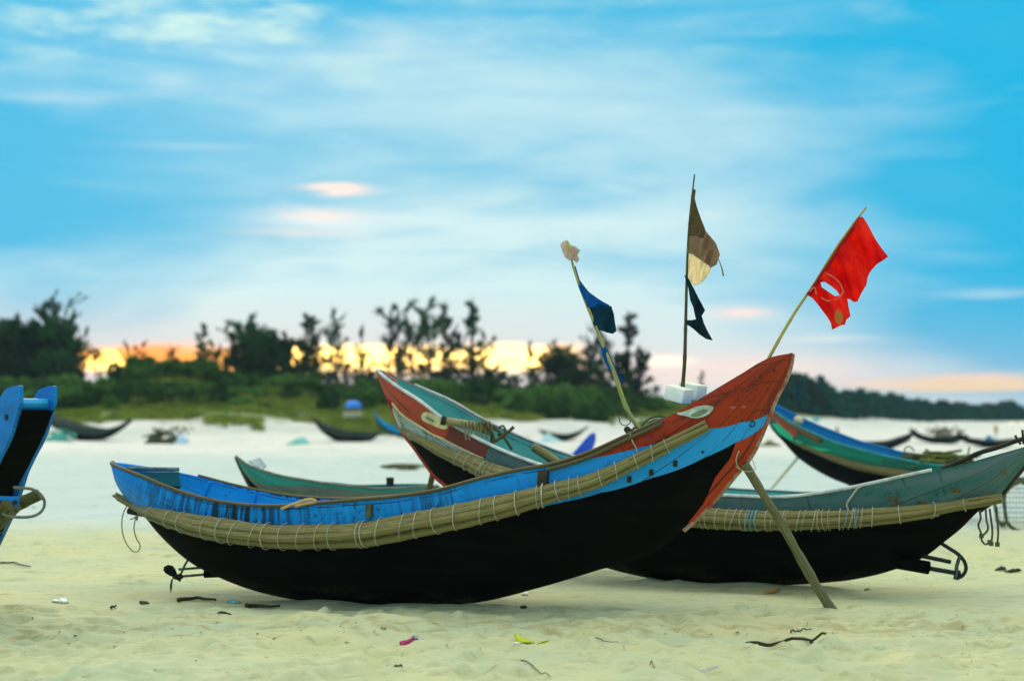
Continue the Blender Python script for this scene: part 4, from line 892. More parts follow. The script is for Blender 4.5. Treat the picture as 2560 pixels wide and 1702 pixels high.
# ------------------------------------------------------------------ THIRD BOAT (green and blue, right)
M['green'] = paint('green_paint', (0.0, 0.20, 0.12, 1), (0.0, 0.11, 0.075, 1), (0.02, 0.04, 0.025, 1), 0.6, 0.7, 0.3)
M['brightgreen'] = paint('bright_green_paint', (0.02, 0.58, 0.30, 1), (0.01, 0.40, 0.2, 1), (0.006, 0.10, 0.06, 1), 0.1, 0.1, 0.6)
def make_green():
    keel = [(1905, 1000), (1915, 1040), (1931, 1074), (1956, 1102), (1995, 1144), (2040, 1175), (2082, 1197), (2124, 1214), (2190, 1255), (2260, 1290), (2330, 1300), (2400, 1285), (2450, 1240), (2490, 1190), (2508, 1148)]
    gun = [(1905, 1000), (1936, 1029), (1984, 1060), (2030, 1082), (2090, 1107), (2150, 1124), (2208, 1139), (2280, 1154), (2340, 1163), (2400, 1166), (2460, 1160), (2508, 1148)]
    A = G(2300, 1298); H = Hull(A, -36, keel, gun, 0.46, 0.02, 0.03, 0.65)
    root = empty('fishing_boat', (A[0], A[1], 0), 'green sided fishing boat with bright blue inside, behind the grey-green boat on the right', 'boat')
    b1 = H.curve([(1931, 1066), (1970, 1098), (1992, 1112), (2068, 1140), (2152, 1166), (2236, 1183), (2320, 1195), (2400, 1195)])
    mb = MB()
    for sd in (1, -1): H.patch(mb, 0, 1, 0.0, b1, sd, 120, 14, 0, .02)
    mb.build('hull', M['tar'], root)
    mb = MB()
    for sd in (1, -1): H.patch(mb, 0.03, 1, b1, 1.0, sd, 120, 10, .004, .02)
    mb.build('side_plank', M['green'], root)
    mb = MB(); H.spoly(mb, C8([(118, 742), (180, 742), (222, 775), (300, 860), (302, 898), (240, 870), (175, 830), (140, 790)]), .016, .008); mb.build('bright_patch', M['brightgreen'], root, smooth=False)
    mb = MB(); H.spoly(mb, C8([(320, 885), (380, 905), (440, 935), (520, 960), (640, 985), (560, 985), (480, 985), (400, 970), (345, 935)]), .016, .008); mb.build('bright_patch', M['brightgreen'], root, smooth=False)
    tr = H.inv((2000, 1068))[0]
    for sd in (1, -1):
        mb = MB(); H.patch(mb, 0.0, H.inv((2000, 1062))[0], 0.72, 1.0, sd, 40, 6, .016, .02); mb.build('bow_plank', M['redf'], root)
    mb = MB(); q = C8([(140, 660), (250, 745), (350, 800), (450, 850), (550, 905)]); mb.tube(smooth_path([H.S(H.inv(p)[0], H.inv(p)[1], 1, .02) for p in q], 30), np.linspace(.03, .045, 30), 6); mb.build('brown_batten', simple('brown_wood', (0.16, 0.075, 0.025, 1), (0.10, 0.05, 0.02, 1), .8, 8), root)
    M['dull_blue'] = paint('dull_blue_paint', (0.0, 0.17, 0.50, 1), (0.0, 0.24, 0.52, 1), (0.01, 0.05, 0.07, 1), .5, .5, .25)
    mb = MB()
    for sd in (1, -1): H.patch(mb, .02, .97, .2, .985, sd, 100, 8, -.022, .008)
    mb.build('inner_planking', M['dull_blue'], root)
    mb = MB(); p = H.edge(1.0, .02, .95, 80, -1, .0, .012); mb.tube(p, .028, 8, squash=.8); mb.build('gunwale_rail', M['dull_blue'], root)
    mb = MB(); p = H.edge(1.0, .10, .95, 80, 1, .0, .004); mb.tube(p, .028, 8, squash=.8); mb.build('gunwale_rail', simple('teal_rail', (0.02, 0.26, 0.24, 1), (0.01, 0.16, 0.16, 1), .6, 8), root)
    path, rr = HA.side_path(H, [(1985, 1104), (2030, 1124), (2090, 1148), (2160, 1168), (2236, 1182), (2320, 1192), (2400, 1190)], [.03, .04, .055, .06, .065, .065, .05])
    mb = MB(); bundle(mb, path, rr, 7, 12); f = mb.build('bamboo_fender', simple('dim_bamboo', (0.20, 0.17, 0.06, 1), (0.09, 0.08, 0.03, 1), .7, 4, coords='UV', stretch=(1, 12, 1)), root)
    mb = MB(); d = H.cdepth((2292, 1150), .3); mb.tube(np.array([P(2292, 1205, d), P(2292, 1138, d)]), .075, 10); mb.build('mooring_post', simple('brown_post', (0.05, 0.04, 0.012, 1), (0.03, 0.035, 0.015, 1), .8, 8), root)
    d = H.cdepth((1996, 1050), -.1); mb = MB(); c = P(1996, 1051, d); th = np.linspace(0, math.pi, 9); mb.tube(np.stack([c[0] + 0 * th, c[1] + 0 * th, c[2] + .085 * np.cos(th) * -1], 1), np.maximum(.085 * np.sin(th), .004), 12); mb.build('buoy_float', simple('cream_float', (0.72, 0.66, 0.36, 1), (0.5, 0.45, 0.25, 1), .6, 8), root)
    mb = MB(); d = H.cdepth((1995, 1144)); mb.tube(np.array([P(1996, 1142, d), G(1918, 1234)]), .022, 8); mb.build('bow_strut', M['bamboo_pale'], root)
    # heap of net inside
    mb = MB(); rg = random.Random(9); d = H.cdepth((2370, 1140), -.2)
    for k in range(60):
        a = np.array(P(rg.uniform(2312, 2415), 1160 - abs(rg.gauss(0, 8)) - 2, d + rg.uniform(-.35, .35))); pts = [a + np.array([rg.uniform(-.28, .28), rg.uniform(-.2, .2), rg.uniform(-.06, .07)]) * q for q in (0, 1, 1.6)]
        mb.tube(smooth_path(pts, 6), .022, 5)
    mb.tube(smooth_path(pt3(C8([(1290, 1010), (1300, 960), (1340, 950), (1380, 990)]), d), 10), .012, 5); mb.tube(np.array(pt3(C8([(1850, 1050), (1865, 1000), (1872, 950)]), d)), .014, 5)
    mb.build('net_heap', simple('olive_net', (0.17, 0.19, 0.04, 1), (0.08, 0.11, 0.03, 1), .9, 8), root)
    return root
BOAT_E = make_green()

# ------------------------------------------------------------------ FOURTH BOAT (small teal one between the two bows)
def make_teal():
    keel = [(590, 1142), (602, 1170), (623, 1212), (660, 1270), (720, 1330), (800, 1360), (900, 1366), (1000, 1340), (1060, 1280), (1100, 1216)]
    gun = [(590, 1142), (609, 1156), (680, 1184), (767, 1201), (850, 1213), (900, 1217), (936, 1221), (1000, 1220), (1062, 1216), (1100, 1214)]
    A = G(850, 1364); H = Hull(A, 22, keel, gun, 0.50, 0.02, 0.02, 0.65)
    root = empty('fishing_boat', (A[0], A[1], 0), 'small teal painted boat with a grey weathered side, behind the stern of the blue boat', 'boat')
    tealp = paint('teal_paint', (0.02, 0.26, 0.24, 1), (0.02, 0.19, 0.18, 1), (0.03, 0.05, 0.04, 1), .3, .3, .3)
    greyp = paint('weathered_grey', (0.13, 0.17, 0.13, 1), (0.08, 0.12, 0.10, 1), (0.02, 0.03, 0.02, 1), .4, .6, .3)
    b = H.curve([(615, 1200), (650, 1208), (720, 1222), (800, 1236), (900, 1245), (1050, 1242)]); mid = H.curve([(604, 1168), (640, 1202), (700, 1212), (767, 1213), (850, 1222), (1000, 1230)])
    mb = MB()
    for sd in (1, -1): H.patch(mb, 0, 1, 0.0, lambda t: mid(t) * .6, sd, 90, 10, 0, .02)
    mb.build('hull', M['tar'], root)
    mb = MB()
    for sd in (1, -1): H.patch(mb, 0.0, 1, lambda t: mid(t) * .6, mid, sd, 90, 8, .004, .02)
    mb.build('side_plank', greyp, root)
    mb = MB()
    for sd in (1, -1): H.patch(mb, 0, .95, mid, 1.0, sd, 90, 6, .008, .02)
    mb.build('upper_plank', tealp, root)
    mb = MB()
    for sd in (1, -1): H.patch(mb, .01, .97, .2, .985, sd, 90, 8, -.022, .008)
    mb.build('inner_planking', paint('teal_inside', (0.01, 0.30, 0.36, 1), (0.01, 0.22, 0.28, 1), (0.01, 0.1, 0.12, 1), .2, .2, .3), root)
    for sd in (1, -1):
        mb = MB(); mb.tube(H.edge(1.0, 0 if sd > 0 else .06, .97, 80, sd, .003, .004), .020, 8, squash=.8); mb.build('gunwale_rail', simple('grey_rail', (0.16, 0.19, 0.13, 1), (0.09, 0.12, 0.09, 1), .8, 6) if sd > 0 else tealp, root)
    mb = MB(); mb.tube(H.S(np.linspace(0, .12, 16), np.zeros(16)), .03, 4, rot=.78); mb.build('stem', M['oldwood'], root)
    mb = MB(); q = [H.at((622, 1152), -.02), H.at((650, 1143), -.15), H.at((666, 1163), -.15), H.at((654, 1172), -.02)]; mb.prism(q, (0, 0, -.02)); mb.build('bow_deck', M['whiterail'], root, smooth=False)
    mb = MB(); mb.box(H.S(H.inv((1022, 1214))[0], 1.0, -1, -.02) + [0, 0, .06], (.10, .06, .10), None, .01); mb.build('thole_block', M['darkwood'], root)
    return root
BOAT_C = make_teal()

# ------------------------------------------------------------------ FIFTH BOAT (blue stern entering from the left edge)
def make_left():
    D0 = 12.6
    ang = -50
    A = np.array([P(92, 1000, D0)[0], D0]); ax = np.array([math.cos(R(ang)), math.sin(R(ang))]); nn = np.array([ax[1], -ax[0]])
    root = empty('fishing_boat', (A[0] - 2.0, A[1] - 1.2, 0), 'bright blue forked stern of a boat entering at the left edge', 'boat')
    fb = paint('bright_blue_paint', (0.0, 0.20, 0.62, 1), (0.0, 0.15, 0.48, 1), (0.0, 0.04, 0.08, 1), .35, .45, .6, seam=0)
    HW = 0.145
    # outline of the stern horn and side plank, from the tip back along the sheer (s backwards from the tip, z height)
    ppm = FPX / D0
    def sz(px, py, wv):
        d = RAY(px, py); k = (wv + A @ nn) / (d[:2] @ nn); pos = d[:2] * k
        return (pos - A) @ ax, CAMH + d[2] * k
    near = C1([(40, 247), (90, 226), (130, 213), (165, 213), (186, 226), (184, 262), (178, 305), (165, 360), (150, 410), (125, 510), (100, 600), (60, 700), (0, 812)])
    pn = [sz(a, b, HW) for a, b in near]
    pn = [(s, z) for s, z in pn]
    back = [(-0.75, pn[-1][1] - .42), (-1.6, .42), (-2.6, .30), (-3.9, .30), (-5.0, .5), (-6.0, 1.0), (-6.0, 1.25), (-5.0, .82), (-3.9, .64), (-2.6, .68), (-1.6, .98), (-0.75, 1.52)]
    outl = pn + back
    base_s = max(s for s, z in pn)
    wfun = lambda s: HW + 0.50 * np.power(np.clip((base_s - s - 0.5) / 3.2, 0, 1), 1.0) * (1 - .85 * np.clip((base_s - s - 3.6) / 2.6, 0, 1) ** 1.6)
    tipz = max(z for s, z in pn)
    for sd in (1, -1):
        # side plank as a bent plate: rows along s
        mb = MB(); ss = np.r_[np.linspace(-6.0, base_s, 160)]
        from_top = []; from_bot = []
        poly = np.array(outl)
        def span(sx):
            zs = []
            for i in range(len(poly)):
                a, b = poly[i], poly[(i + 1) % len(poly)]
                if (a[0] - sx) * (b[0] - sx) <= 0 and a[0] != b[0]: zs.append(a[1] + (b[1] - a[1]) * (sx - a[0]) / (b[0] - a[0]))
            return (min(zs), max(zs)) if len(zs) > 1 else None
        rows_o = []; rows_i = []; uvs = []
        for sx in ss[1:-1]:
            q = span(sx)
            if not q: continue
            zz = np.linspace(q[0], q[1], 8); w_ = wfun(sx)
            xy = A + ax * sx + nn * w_ * sd; xi = A + ax * sx + nn * (w_ - .028) * sd
            rows_o.append([[*xy, z] for z in zz]); rows_i.append([[*xi, z] for z in zz]); uvs.append([[sx + 8, z] for z in zz])
        o, i, u = map(np.array, (rows_o, rows_i, uvs))
        mb.grid(o, u); mb.grid(i, u, flip=True)
        for a, b, c in ((o[:, 0], i[:, 0], u[:, 0]), (o[:, -1], i[:, -1], u[:, -1]), (o[0], i[0], u[0]), (o[-1], i[-1], u[-1])): mb.grid(np.stack([a, b], 1), np.stack([c, c], 1))
        mb.build('side_plank', fb, root)
    # far lower cheek with a notch, and the dark transom between the cheeks
    lo = [sz(a, b, -HW) for a, b in C1([(300, 612), (285, 630), (200, 870), (110, 1090), (60, 1130), (120, 1000), (215, 780), (262, 640)])]
    mb = MB(); mb.prism([[*(A + ax * s - nn * HW), z] for s, z in lo], np.r_[nn * .03, 0]); mb.build('stern_cheek', fb, root, smooth=False)
    tr = [sz(a, b, HW) for a, b in C1([(172, 420), (100, 620), (-20, 870), (-141, 1090), (-230, 1165)])]
    mb = MB(); pts = [(s - .01, z) for s, z in tr]
    for k in range(len(pts) - 1):
        a, b = pts[k], pts[k + 1]; q = [[*(A + ax * a[0] + nn * (HW - .029)), a[1]], [*(A + ax * a[0] - nn * (HW - .029)), a[1]], [*(A + ax * b[0] - nn * (HW - .029)), b[1]], [*(A + ax * b[0] + nn * (HW - .029)), b[1]]]
        mb.prism(q, np.r_[-ax * .03, 0])
    mb.build('transom', M['tar'], root, smooth=False)
    # lower dark hull
    rows = []
    for sx in np.linspace(-6.0, tr[-1][0] + .02, 60):
        q0 = np.interp(sx, [-6.0, -5.0, -3.9, -2.6, -1.6, -.75, tr[-1][0]], [1.0, .5, .3, .3, .42, pn[-1][1] - .42, pn[-1][1] - .3]); kz = np.interp(sx, [-6, -5.2, -4.2, -3.2, -2.4, -1.7, -1.2, -.8, tr[-1][0]], [.95, .25, .0, -.02, .12, .48, .76, .93, tr[-1][1] - .02]); w_ = wfun(sx)
        rows.append([[*(A + ax * sx + nn * w_ * math.cos(a)), min(kz, q0) + (q0 - min(kz, q0)) * (1 - abs(math.sin(a)) ** .8) + (.03)] for a in np.linspace(0, math.pi, 19)])
    rows = np.array(rows); mb = MB(); mb.grid(rows); mb.grid(rows + [0, 0, .02]); mb.build('hull', M['tar'], root)
    # round beam between the horns
    c0 = [sz(a, b, 0) for a, b in C1([(262, 375)])][0]
    ctr = np.array([*(A + ax * c0[0]), c0[1]]); e = np.r_[nn, 0]
    mb = MB(); mb.tube(np.array([ctr + e * (HW - .029), ctr - e * (HW - .029)]), .046, 16); mb.build('cross_beam', paint('light_blue_paint', (0.01, 0.40, 0.72, 1), (0.01, 0.33, 0.66, 1), (0.0, .12, .3, 1), .3, .2, .6, spec=.5), root)
    mb = MB(); c = sz(*C1([(58, 480)])[0], HW); ctr = np.array([*(A + ax * c[0] + nn * (HW)), c[1]]); mb.tube(np.array([ctr - e * .01, ctr + e * .012]), .022, 12); mb.build('bolt', M['iron'], root)
    # bracket with two bolts, dark log and bamboo bundle below
    Yl = D0 - .15; q = lambda pts, dy=0: pt3(C1(pts), Yl + dy)
    mb = MB(); mb.prism(q([(-60, 1142), (152, 1150), (150, 1172), (143, 1240), (-60, 1246)]), (0, .05, 0)); br = mb.build('bracket', fb, root, smooth=False)
    for c in ((18, 1198), (128, 1196)):
        mb = MB(); k = np.array(q([c])[0]); mb.tube(np.array([k - [0, .012, 0], k + [0, .01, 0]]), .018, 12); mb.build('bolt', M['iron'], br)
    mb = MB(); mb.tube(smooth_path(q([(330, 1130), (230, 1175), (140, 1215), (0, 1265), (-300, 1330)], .12), 20), np.array([.045] * 4 + [.05] * 16), 10); mb.build('log', simple('dark_log', (0.03, 0.04, 0.012, 1), (0.07, 0.075, 0.025, 1), .8, 8), root)
    pth = smooth_path(q([(300, 1215), (200, 1268), (100, 1300), (0, 1340), (-150, 1420), (-500, 1520), (-1200, 1480), (-2200, 1300)], .0) , 60)
    pth[:, 1] = np.linspace(Yl, Yl - 3.0, 60); 
    pth = np.array([[A[0] + ax[0] * s_ + nn[0] * (float(wfun(s_)) + .06), A[1] + ax[1] * s_ + nn[1] * (float(wfun(s_)) + .06), 0.0] for s_ in np.linspace(base_s - .02, -5.6, 60)])
    pth[:, 2] = np.interp(np.linspace(base_s - .02, -5.6, 60), [-5.6, -3.9, -2.6, -1.6, -.8, base_s], [.6, .3, .28, .4, .62, .98])
    zt = q([(260, 1235)])[0][2]; pth[:, 2] += (zt - pth[0, 2]) * np.exp(-np.linspace(0, 4, 60))
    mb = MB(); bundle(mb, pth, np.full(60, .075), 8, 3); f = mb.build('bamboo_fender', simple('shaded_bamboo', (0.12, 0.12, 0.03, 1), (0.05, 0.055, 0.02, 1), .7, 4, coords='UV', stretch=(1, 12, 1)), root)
    lashings(pth, np.full(60, .075), (.05, .09, .16, .25), f, M['rope'])
    mb = MB(); rp = smooth_path(q([(118, 1068), (190, 1075), (260, 1082), (320, 1110), (358, 1150), (376, 1200), (368, 1240), (340, 1280), (290, 1308), (220, 1320), (120, 1318), (60, 1312), (20, 1290)], -.12), 90)
    mb.tube(rp, .0085, 6); tw = np.linspace(0, 130, 90)
    tw = np.linspace(0, 160, 400); pp_ = smooth_path(rp[::6], 400)
    for ph in (0, 2.1, 4.2): mb.tube(pp_ + .006 * np.stack([np.cos(tw + ph), np.sin(tw + ph) * .6, np.sin(tw + ph)], 1), .0055, 5)
    mb.build('rope_loop', simple('grey_rope', (0.16, 0.20, 0.14, 1), (0.07, 0.09, 0.06, 1), .9, 60), root)
    return root
BOAT_F = make_left()

# ------------------------------------------------------------------ boats far off on the sand
def far_boat(keel, gun, base, ang, beam, label, hullmat, bandmat, innermat, band=.55, rail=None, group=None):
    A = G(*base); zoff = 0
    keel = [keel[0]] + [(a, b + 5) for a, b in keel[1:-1]] + [keel[-1]]; A = G(base[0], base[1] + 5)
    H = Hull(A, ang, keel, gun, beam, .02, .02, .6)
    root = empty('moored_boat' if False else 'fishing_boat', (A[0], A[1], 0), label, 'boat', group)
    mb = MB()
    for sd in (1, -1): H.patch(mb, 0, 1, 0.0, band, sd, 50, 10, 0, .03)
    mb.build('hull', hullmat, root)
    mb = MB()
    for sd in (1, -1): H.patch(mb, 0, 1, band, 1.0, sd, 50, 5, .006, .03)
    mb.build('side_plank', bandmat, root)
    mb = MB()
    for sd in (1, -1): H.patch(mb, .02, .98, .2, .98, sd, 50, 6, -.03, .01)
    mb.build('inner_planking', innermat, root)
    for sd in (1, -1):
        mb = MB(); mb.tube(H.edge(1.0, 0.0, 1, 50, sd, .0, .01), .04, 6); mb.build('gunwale_rail', rail or bandmat, root)
    for tq in (.3, .5, .7):
        mb = MB(); mb.tube(np.array([H.S(tq, .8, 1, -.03), H.S(tq, .8, -1, -.03)]), .05, 4, rot=.78); mb.build('thwart', bandmat, root)
    return root, H
dg = simple('dark_green_paint', (0.004, 0.014, 0.014, 1), (0.012, 0.03, 0.028, 1), .8, 3); dg2 = simple('dark_slate_paint', (0.035, 0.06, 0.055, 1), (0.02, 0.035, 0.03, 1), .8, 3)
cy_ = simple('cyan_paint', (0.0, 0.28, 0.55, 1), (0.0, 0.22, 0.46, 1), .7, 3); din = simple('pale_inside', (0.16, 0.18, 0.14, 1), (0.08, 0.1, 0.08, 1), .8, 3)
far_boat([(104, 1030), (118, 1052), (150, 1072), (180, 1090), (225, 1096), (265, 1092), (295, 1075), (330, 1048)], [(104, 1030), (130, 1046), (180, 1063), (230, 1072), (265, 1073), (300, 1063), (330, 1048)], (225, 1096), -16, .85, 'long black boat lying before the dune grass at the far left', M['tar'], dg2, din, .5)
far_boat([(781, 1044), (795, 1064), (818, 1085), (835, 1095), (880, 1098), (925, 1098), (940, 1089), (956, 1081)], [(781, 1044), (800, 1056), (835, 1070), (865, 1078), (900, 1080), (930, 1082), (956, 1081)], (890, 1098), 20, .85, 'dark green boat on the sand left of the red bow with the cream eye', M['tar'], dg2, din, .45)
far_boat([(935, 1032), (945, 1056), (965, 1075), (1000, 1088), (1050, 1092), (1100, 1080), (1140, 1060)], [(935, 1032), (955, 1052), (985, 1066), (1010, 1074), (1060, 1078), (1105, 1072), (1140, 1060)], (1050, 1092), 22, .8, 'boat with a turquoise blue side, half hidden behind the red bow with the cream eye', M['tar'], cy_, cy_, .42)
far_boat([(1346, 1075), (1365, 1086), (1390, 1094), (1415, 1096), (1440, 1088), (1470, 1066)], [(1346, 1075), (1370, 1083), (1400, 1087), (1425, 1085), (1450, 1077), (1470, 1066)], (1405, 1096), -14, .7, 'narrow dark boat on pale sand between the two bows', M['tar'], dg, dg, .5)
far_boat([(2098, 1098), (2130, 1110), (2170, 1119), (2215, 1121), (2250, 1108), (2275, 1094), (2290, 1076)], [(2098, 1098), (2140, 1104), (2180, 1106), (2220, 1103), (2250, 1094), (2275, 1085), (2290, 1076)], (2200, 1121), -12, .8, 'dark boat with an upturned end, beyond the blue and green boat', M['tar'], dg, din, .5)
far_boat([(2276, 1072), (2290, 1088), (2315, 1099), (2350, 1104), (2390, 1102), (2420, 1090)], [(2276, 1072), (2300, 1085), (2330, 1093), (2360, 1095), (2395, 1093), (2420, 1088)], (2360, 1104), 15, .8, 'dark boat in the distance with a heap of gear behind it', M['tar'], dg, din, .5)
far_boat([(2395, 1084), (2410, 1098), (2440, 1108), (2480, 1114), (2515, 1112), (2545, 1098)], [(2395, 1084), (2420, 1094), (2455, 1100), (2485, 1104), (2520, 1103), (2545, 1097)], (2480, 1114), 12, .8, 'rightmost dark boat in the distance, blue bundle aboard', M['tar'], dg, din, .5)
# blue prow showing between the two near boats
pb = simple('violet_blue_paint', (0.015, 0.10, 0.62, 1), (0.01, 0.07, 0.50, 1), .6, 3)
far_boat([(1340, 1150), (1360, 1185), (1400, 1205), (1440, 1190), (1462, 1150), (1476, 1115), (1482, 1086)], [(1340, 1150), (1375, 1160), (1405, 1158), (1430, 1140), (1450, 1118), (1468, 1098), (1482, 1086)], (1400, 1204), -30, .5, 'small boat of which only the violet blue prow shows between the two near boats', pb, pb, pb, .5)

# ------------------------------------------------------------------ vegetation
def leaf_mat(name, c, c2, tr=0.25):
    m, t = newmat(name); ob = t.n('ShaderNodeTexCoord').outputs['Object']; oi = t.n('ShaderNodeObjectInfo').outputs['Random']
    f = t.ss(t.m('ADD', t.noise(ob, 1.1, 4, .6), t.m('MULTIPLY', oi, .25)), 0.45, 0.75)
    bc = t.n('ShaderNodeVectorMath', operation='SCALE'); t.l(t.mix(f, c, c2), bc.inputs[0]); t.l(t.m('ADD', .55, t.m('MULTIPLY', oi, .95)), bc.inputs['Scale'])
    finish(t, bc.outputs[0], .8, translucent=tr, spec=.1); return m
M['needle'] = leaf_mat('casuarina_needles', (0.010, 0.050, 0.022, 1), (0.028, 0.095, 0.035, 1), .25)
M['leaf'] = leaf_mat('shrub_leaves', (0.025, 0.095, 0.020, 1), (0.085, 0.19, 0.035, 1), .3)
M['bark'] = simple('bark', (0.05, 0.045, 0.02, 1), (0.025, 0.03, 0.015, 1), .9, 5)
M['grass'] = leaf_mat('dune_grass_blades', (0.22, 0.34, 0.04, 1), (0.48, 0.52, 0.10, 1), .5)
def leaf_mesh(name, cen, dirs, L, Wd, mat, seed=0, droop=0.0):
    rg = np.random.RandomState(seed); n = len(cen)
    d = dirs / (np.linalg.norm(dirs, axis=1)[:, None] + 1e-9); r = rg.randn(n, 3); s_ = np.cross(d, r); s_ /= np.linalg.norm(s_, axis=1)[:, None] + 1e-9
    L = L * rg.uniform(.6, 1.3, n)[:, None]; Wd = Wd * rg.uniform(.6, 1.3, n)[:, None]
    a = cen - d * L * .5; b = cen + d * L * .5
    V = np.stack([a - s_ * Wd * .25, a + s_ * Wd * .25, cen + s_ * Wd * .5, b, cen - s_ * Wd * .5], 1).reshape(-1, 3)
    me = bpy.data.meshes.new(name); me.vertices.add(len(V)); me.vertices.foreach_set('co', V.astype(np.float32).ravel())
    F = (np.arange(n)[:, None] * 5 + np.arange(5)[None]).astype(np.int32)
    me.loops.add(F.size); me.loops.foreach_set('vertex_index', F.ravel()); me.polygons.add(n)
    me.polygons.foreach_set('loop_start', np.arange(0, n * 5, 5, dtype=np.int32)); me.polygons.foreach_set('loop_total', np.full(n, 5, dtype=np.int32))
    me.materials.append(mat); me.update(); return me
def tree_proto(kind, seed):
    rg = random.Random(seed); H = 8.0; mb = MB(); lean = rg.uniform(-.6, .6)
    tp = smooth_path([(0, 0, -.3), (lean * .2, .05, H * .3), (lean * .6, -.1, H * .65), (lean, 0, H * .97)], 16); mb.tube(tp, np.linspace(.17, .02, 16), 7)
    cen = []; dr = []
    def needles(bp, n, sp_):
        m = len(bp)
        for _ in range(n):
            f = rg.uniform(.12, 1.0) * (m - 1.001); i = int(f); c = bp[i] + (bp[i + 1] - bp[i]) * (f - i); tg = bp[i + 1] - bp[i]; tg = tg / (np.linalg.norm(tg) + 1e-9)
            cen.append(c + np.array([rg.gauss(0, sp_), rg.gauss(0, sp_), rg.gauss(0, sp_) - .03])); dr.append(tg + np.array([rg.gauss(0, .45), rg.gauss(0, .45), rg.gauss(0, .4) + .1]))
    nb = {'dense': 30, 'conifer': 40, 'sparse': 13, 'spire': 26}[kind]
    for k in range(nb):
        h = {'dense': rg.uniform(.04, .92), 'conifer': rg.uniform(.06, .97), 'sparse': rg.uniform(.30, .97), 'spire': rg.uniform(.15, .98)}[kind]
        i = min(15, int(h * 16)); base = tp[i]; a = rg.uniform(0, 6.28)
        ln = {'dense': 2.5 * (1 - .6 * abs(h - .4) / .6) * rg.uniform(.4, 1.15), 'conifer': 2.0 * (1 - h * .86) * rg.uniform(.5, 1.2), 'sparse': 2.9 * (1.1 - .7 * h) * rg.uniform(.4, 1.2), 'spire': 1.5 * (1.08 - h) * rg.uniform(.4, 1.3)}[kind]
        up = {'dense': .6, 'conifer': .35, 'sparse': .7, 'spire': .45}[kind] * rg.uniform(.3, 1.5)
        d = np.array([math.cos(a), math.sin(a), up]); bp = smooth_path([base, base + d * ln * .5 + [0, 0, -.06], base + d * ln + [0, 0, rg.uniform(-.05, .3) * ln]], 8); mb.tube(bp, np.linspace(.045, .012, 8), 4)
        needles(bp, {'dense': 24, 'conifer': 26, 'sparse': 12, 'spire': 22}[kind], .085)
        for q in range({'dense': 6, 'conifer': 3, 'sparse': 5, 'spire': 2}[kind]):
            b0 = bp[rg.randint(2, 7)]; d2 = d * .6 + np.array([rg.gauss(0, .55), rg.gauss(0, .55), rg.uniform(.1, .9)]); l2 = ln * rg.uniform(.22, .55)
            sb = smooth_path([b0, b0 + d2 * l2 * .5, b0 + d2 * l2 + [0, 0, .12 * l2]], 5); mb.tube(sb, np.linspace(.018, .008, 5), 4); needles(sb, {'dense': 22, 'conifer': 16, 'sparse': 16, 'spire': 12}[kind], .08)
    needles(tp[10:], 34, .07)
    if kind == 'dense':
        for q in range(6):
            b0 = tp[rg.randint(4, 10)]; a = rg.uniform(0, 6.28); o_ = rg.uniform(.5, 1.5); hh = H * rg.uniform(.72, 1.02) - b0[2]
            lp = smooth_path([b0, b0 + [math.cos(a) * o_ * .7, math.sin(a) * o_ * .7, hh * .45], b0 + [math.cos(a) * o_, math.sin(a) * o_, hh]], 8); mb.tube(lp, np.linspace(.05, .01, 8), 4); needles(lp[2:], 46, .09)
            for _ in range(5):
                c0 = lp[rg.randint(3, 6)]; d2 = np.array([rg.gauss(0, .6), rg.gauss(0, .6), rg.uniform(.3, 1)]); sb = smooth_path([c0, c0 + d2 * .3, c0 + d2 * rg.uniform(.5, .9)], 4); mb.tube(sb, .012, 4); needles(sb, 16, .07)
    t_me = mb.build('trunk', M['bark']); tm = t_me.data; bpy.data.objects.remove(t_me)
    return tm, leaf_mesh('crown', np.array(cen), np.array(dr), .50, .095, M['needle'], seed)
PRO = {k: [tree_proto(k, s) for s in ss] for k, ss in {'dense': (1, 2, 3), 'conifer': (4, 5), 'sparse': (6, 7, 8), 'spire': (9, 10)}.items()}
_tc = [0]
def tree(px, top, depth, kind, label, wide=1.0, group=None):
    x = P(px, HOR, depth)[0]; z = ground_z(x, depth); h = P(px, top, depth)[2] - z; k = h / 8.0
    pr = PRO[kind]; tm, cm = pr[_tc[0] % len(pr)]; _tc[0] += 1
    r = empty('casuarina_tree', (x, depth, z), label, 'tree', group); r.rotation_euler.z = random.uniform(0, 6.28); r.scale = (k * wide, k * wide, k)
    for nm, me_ in (('trunk', tm), ('crown', cm)):
        o = bpy.data.objects.new(nm, me_); COL.objects.link(o); o.parent = r
    return r
T_MASS = 'dark casuarina in the close row of trees behind the grassy dune'
TG = 'casuarinas in a row along the dune'
L_ = lambda t: t
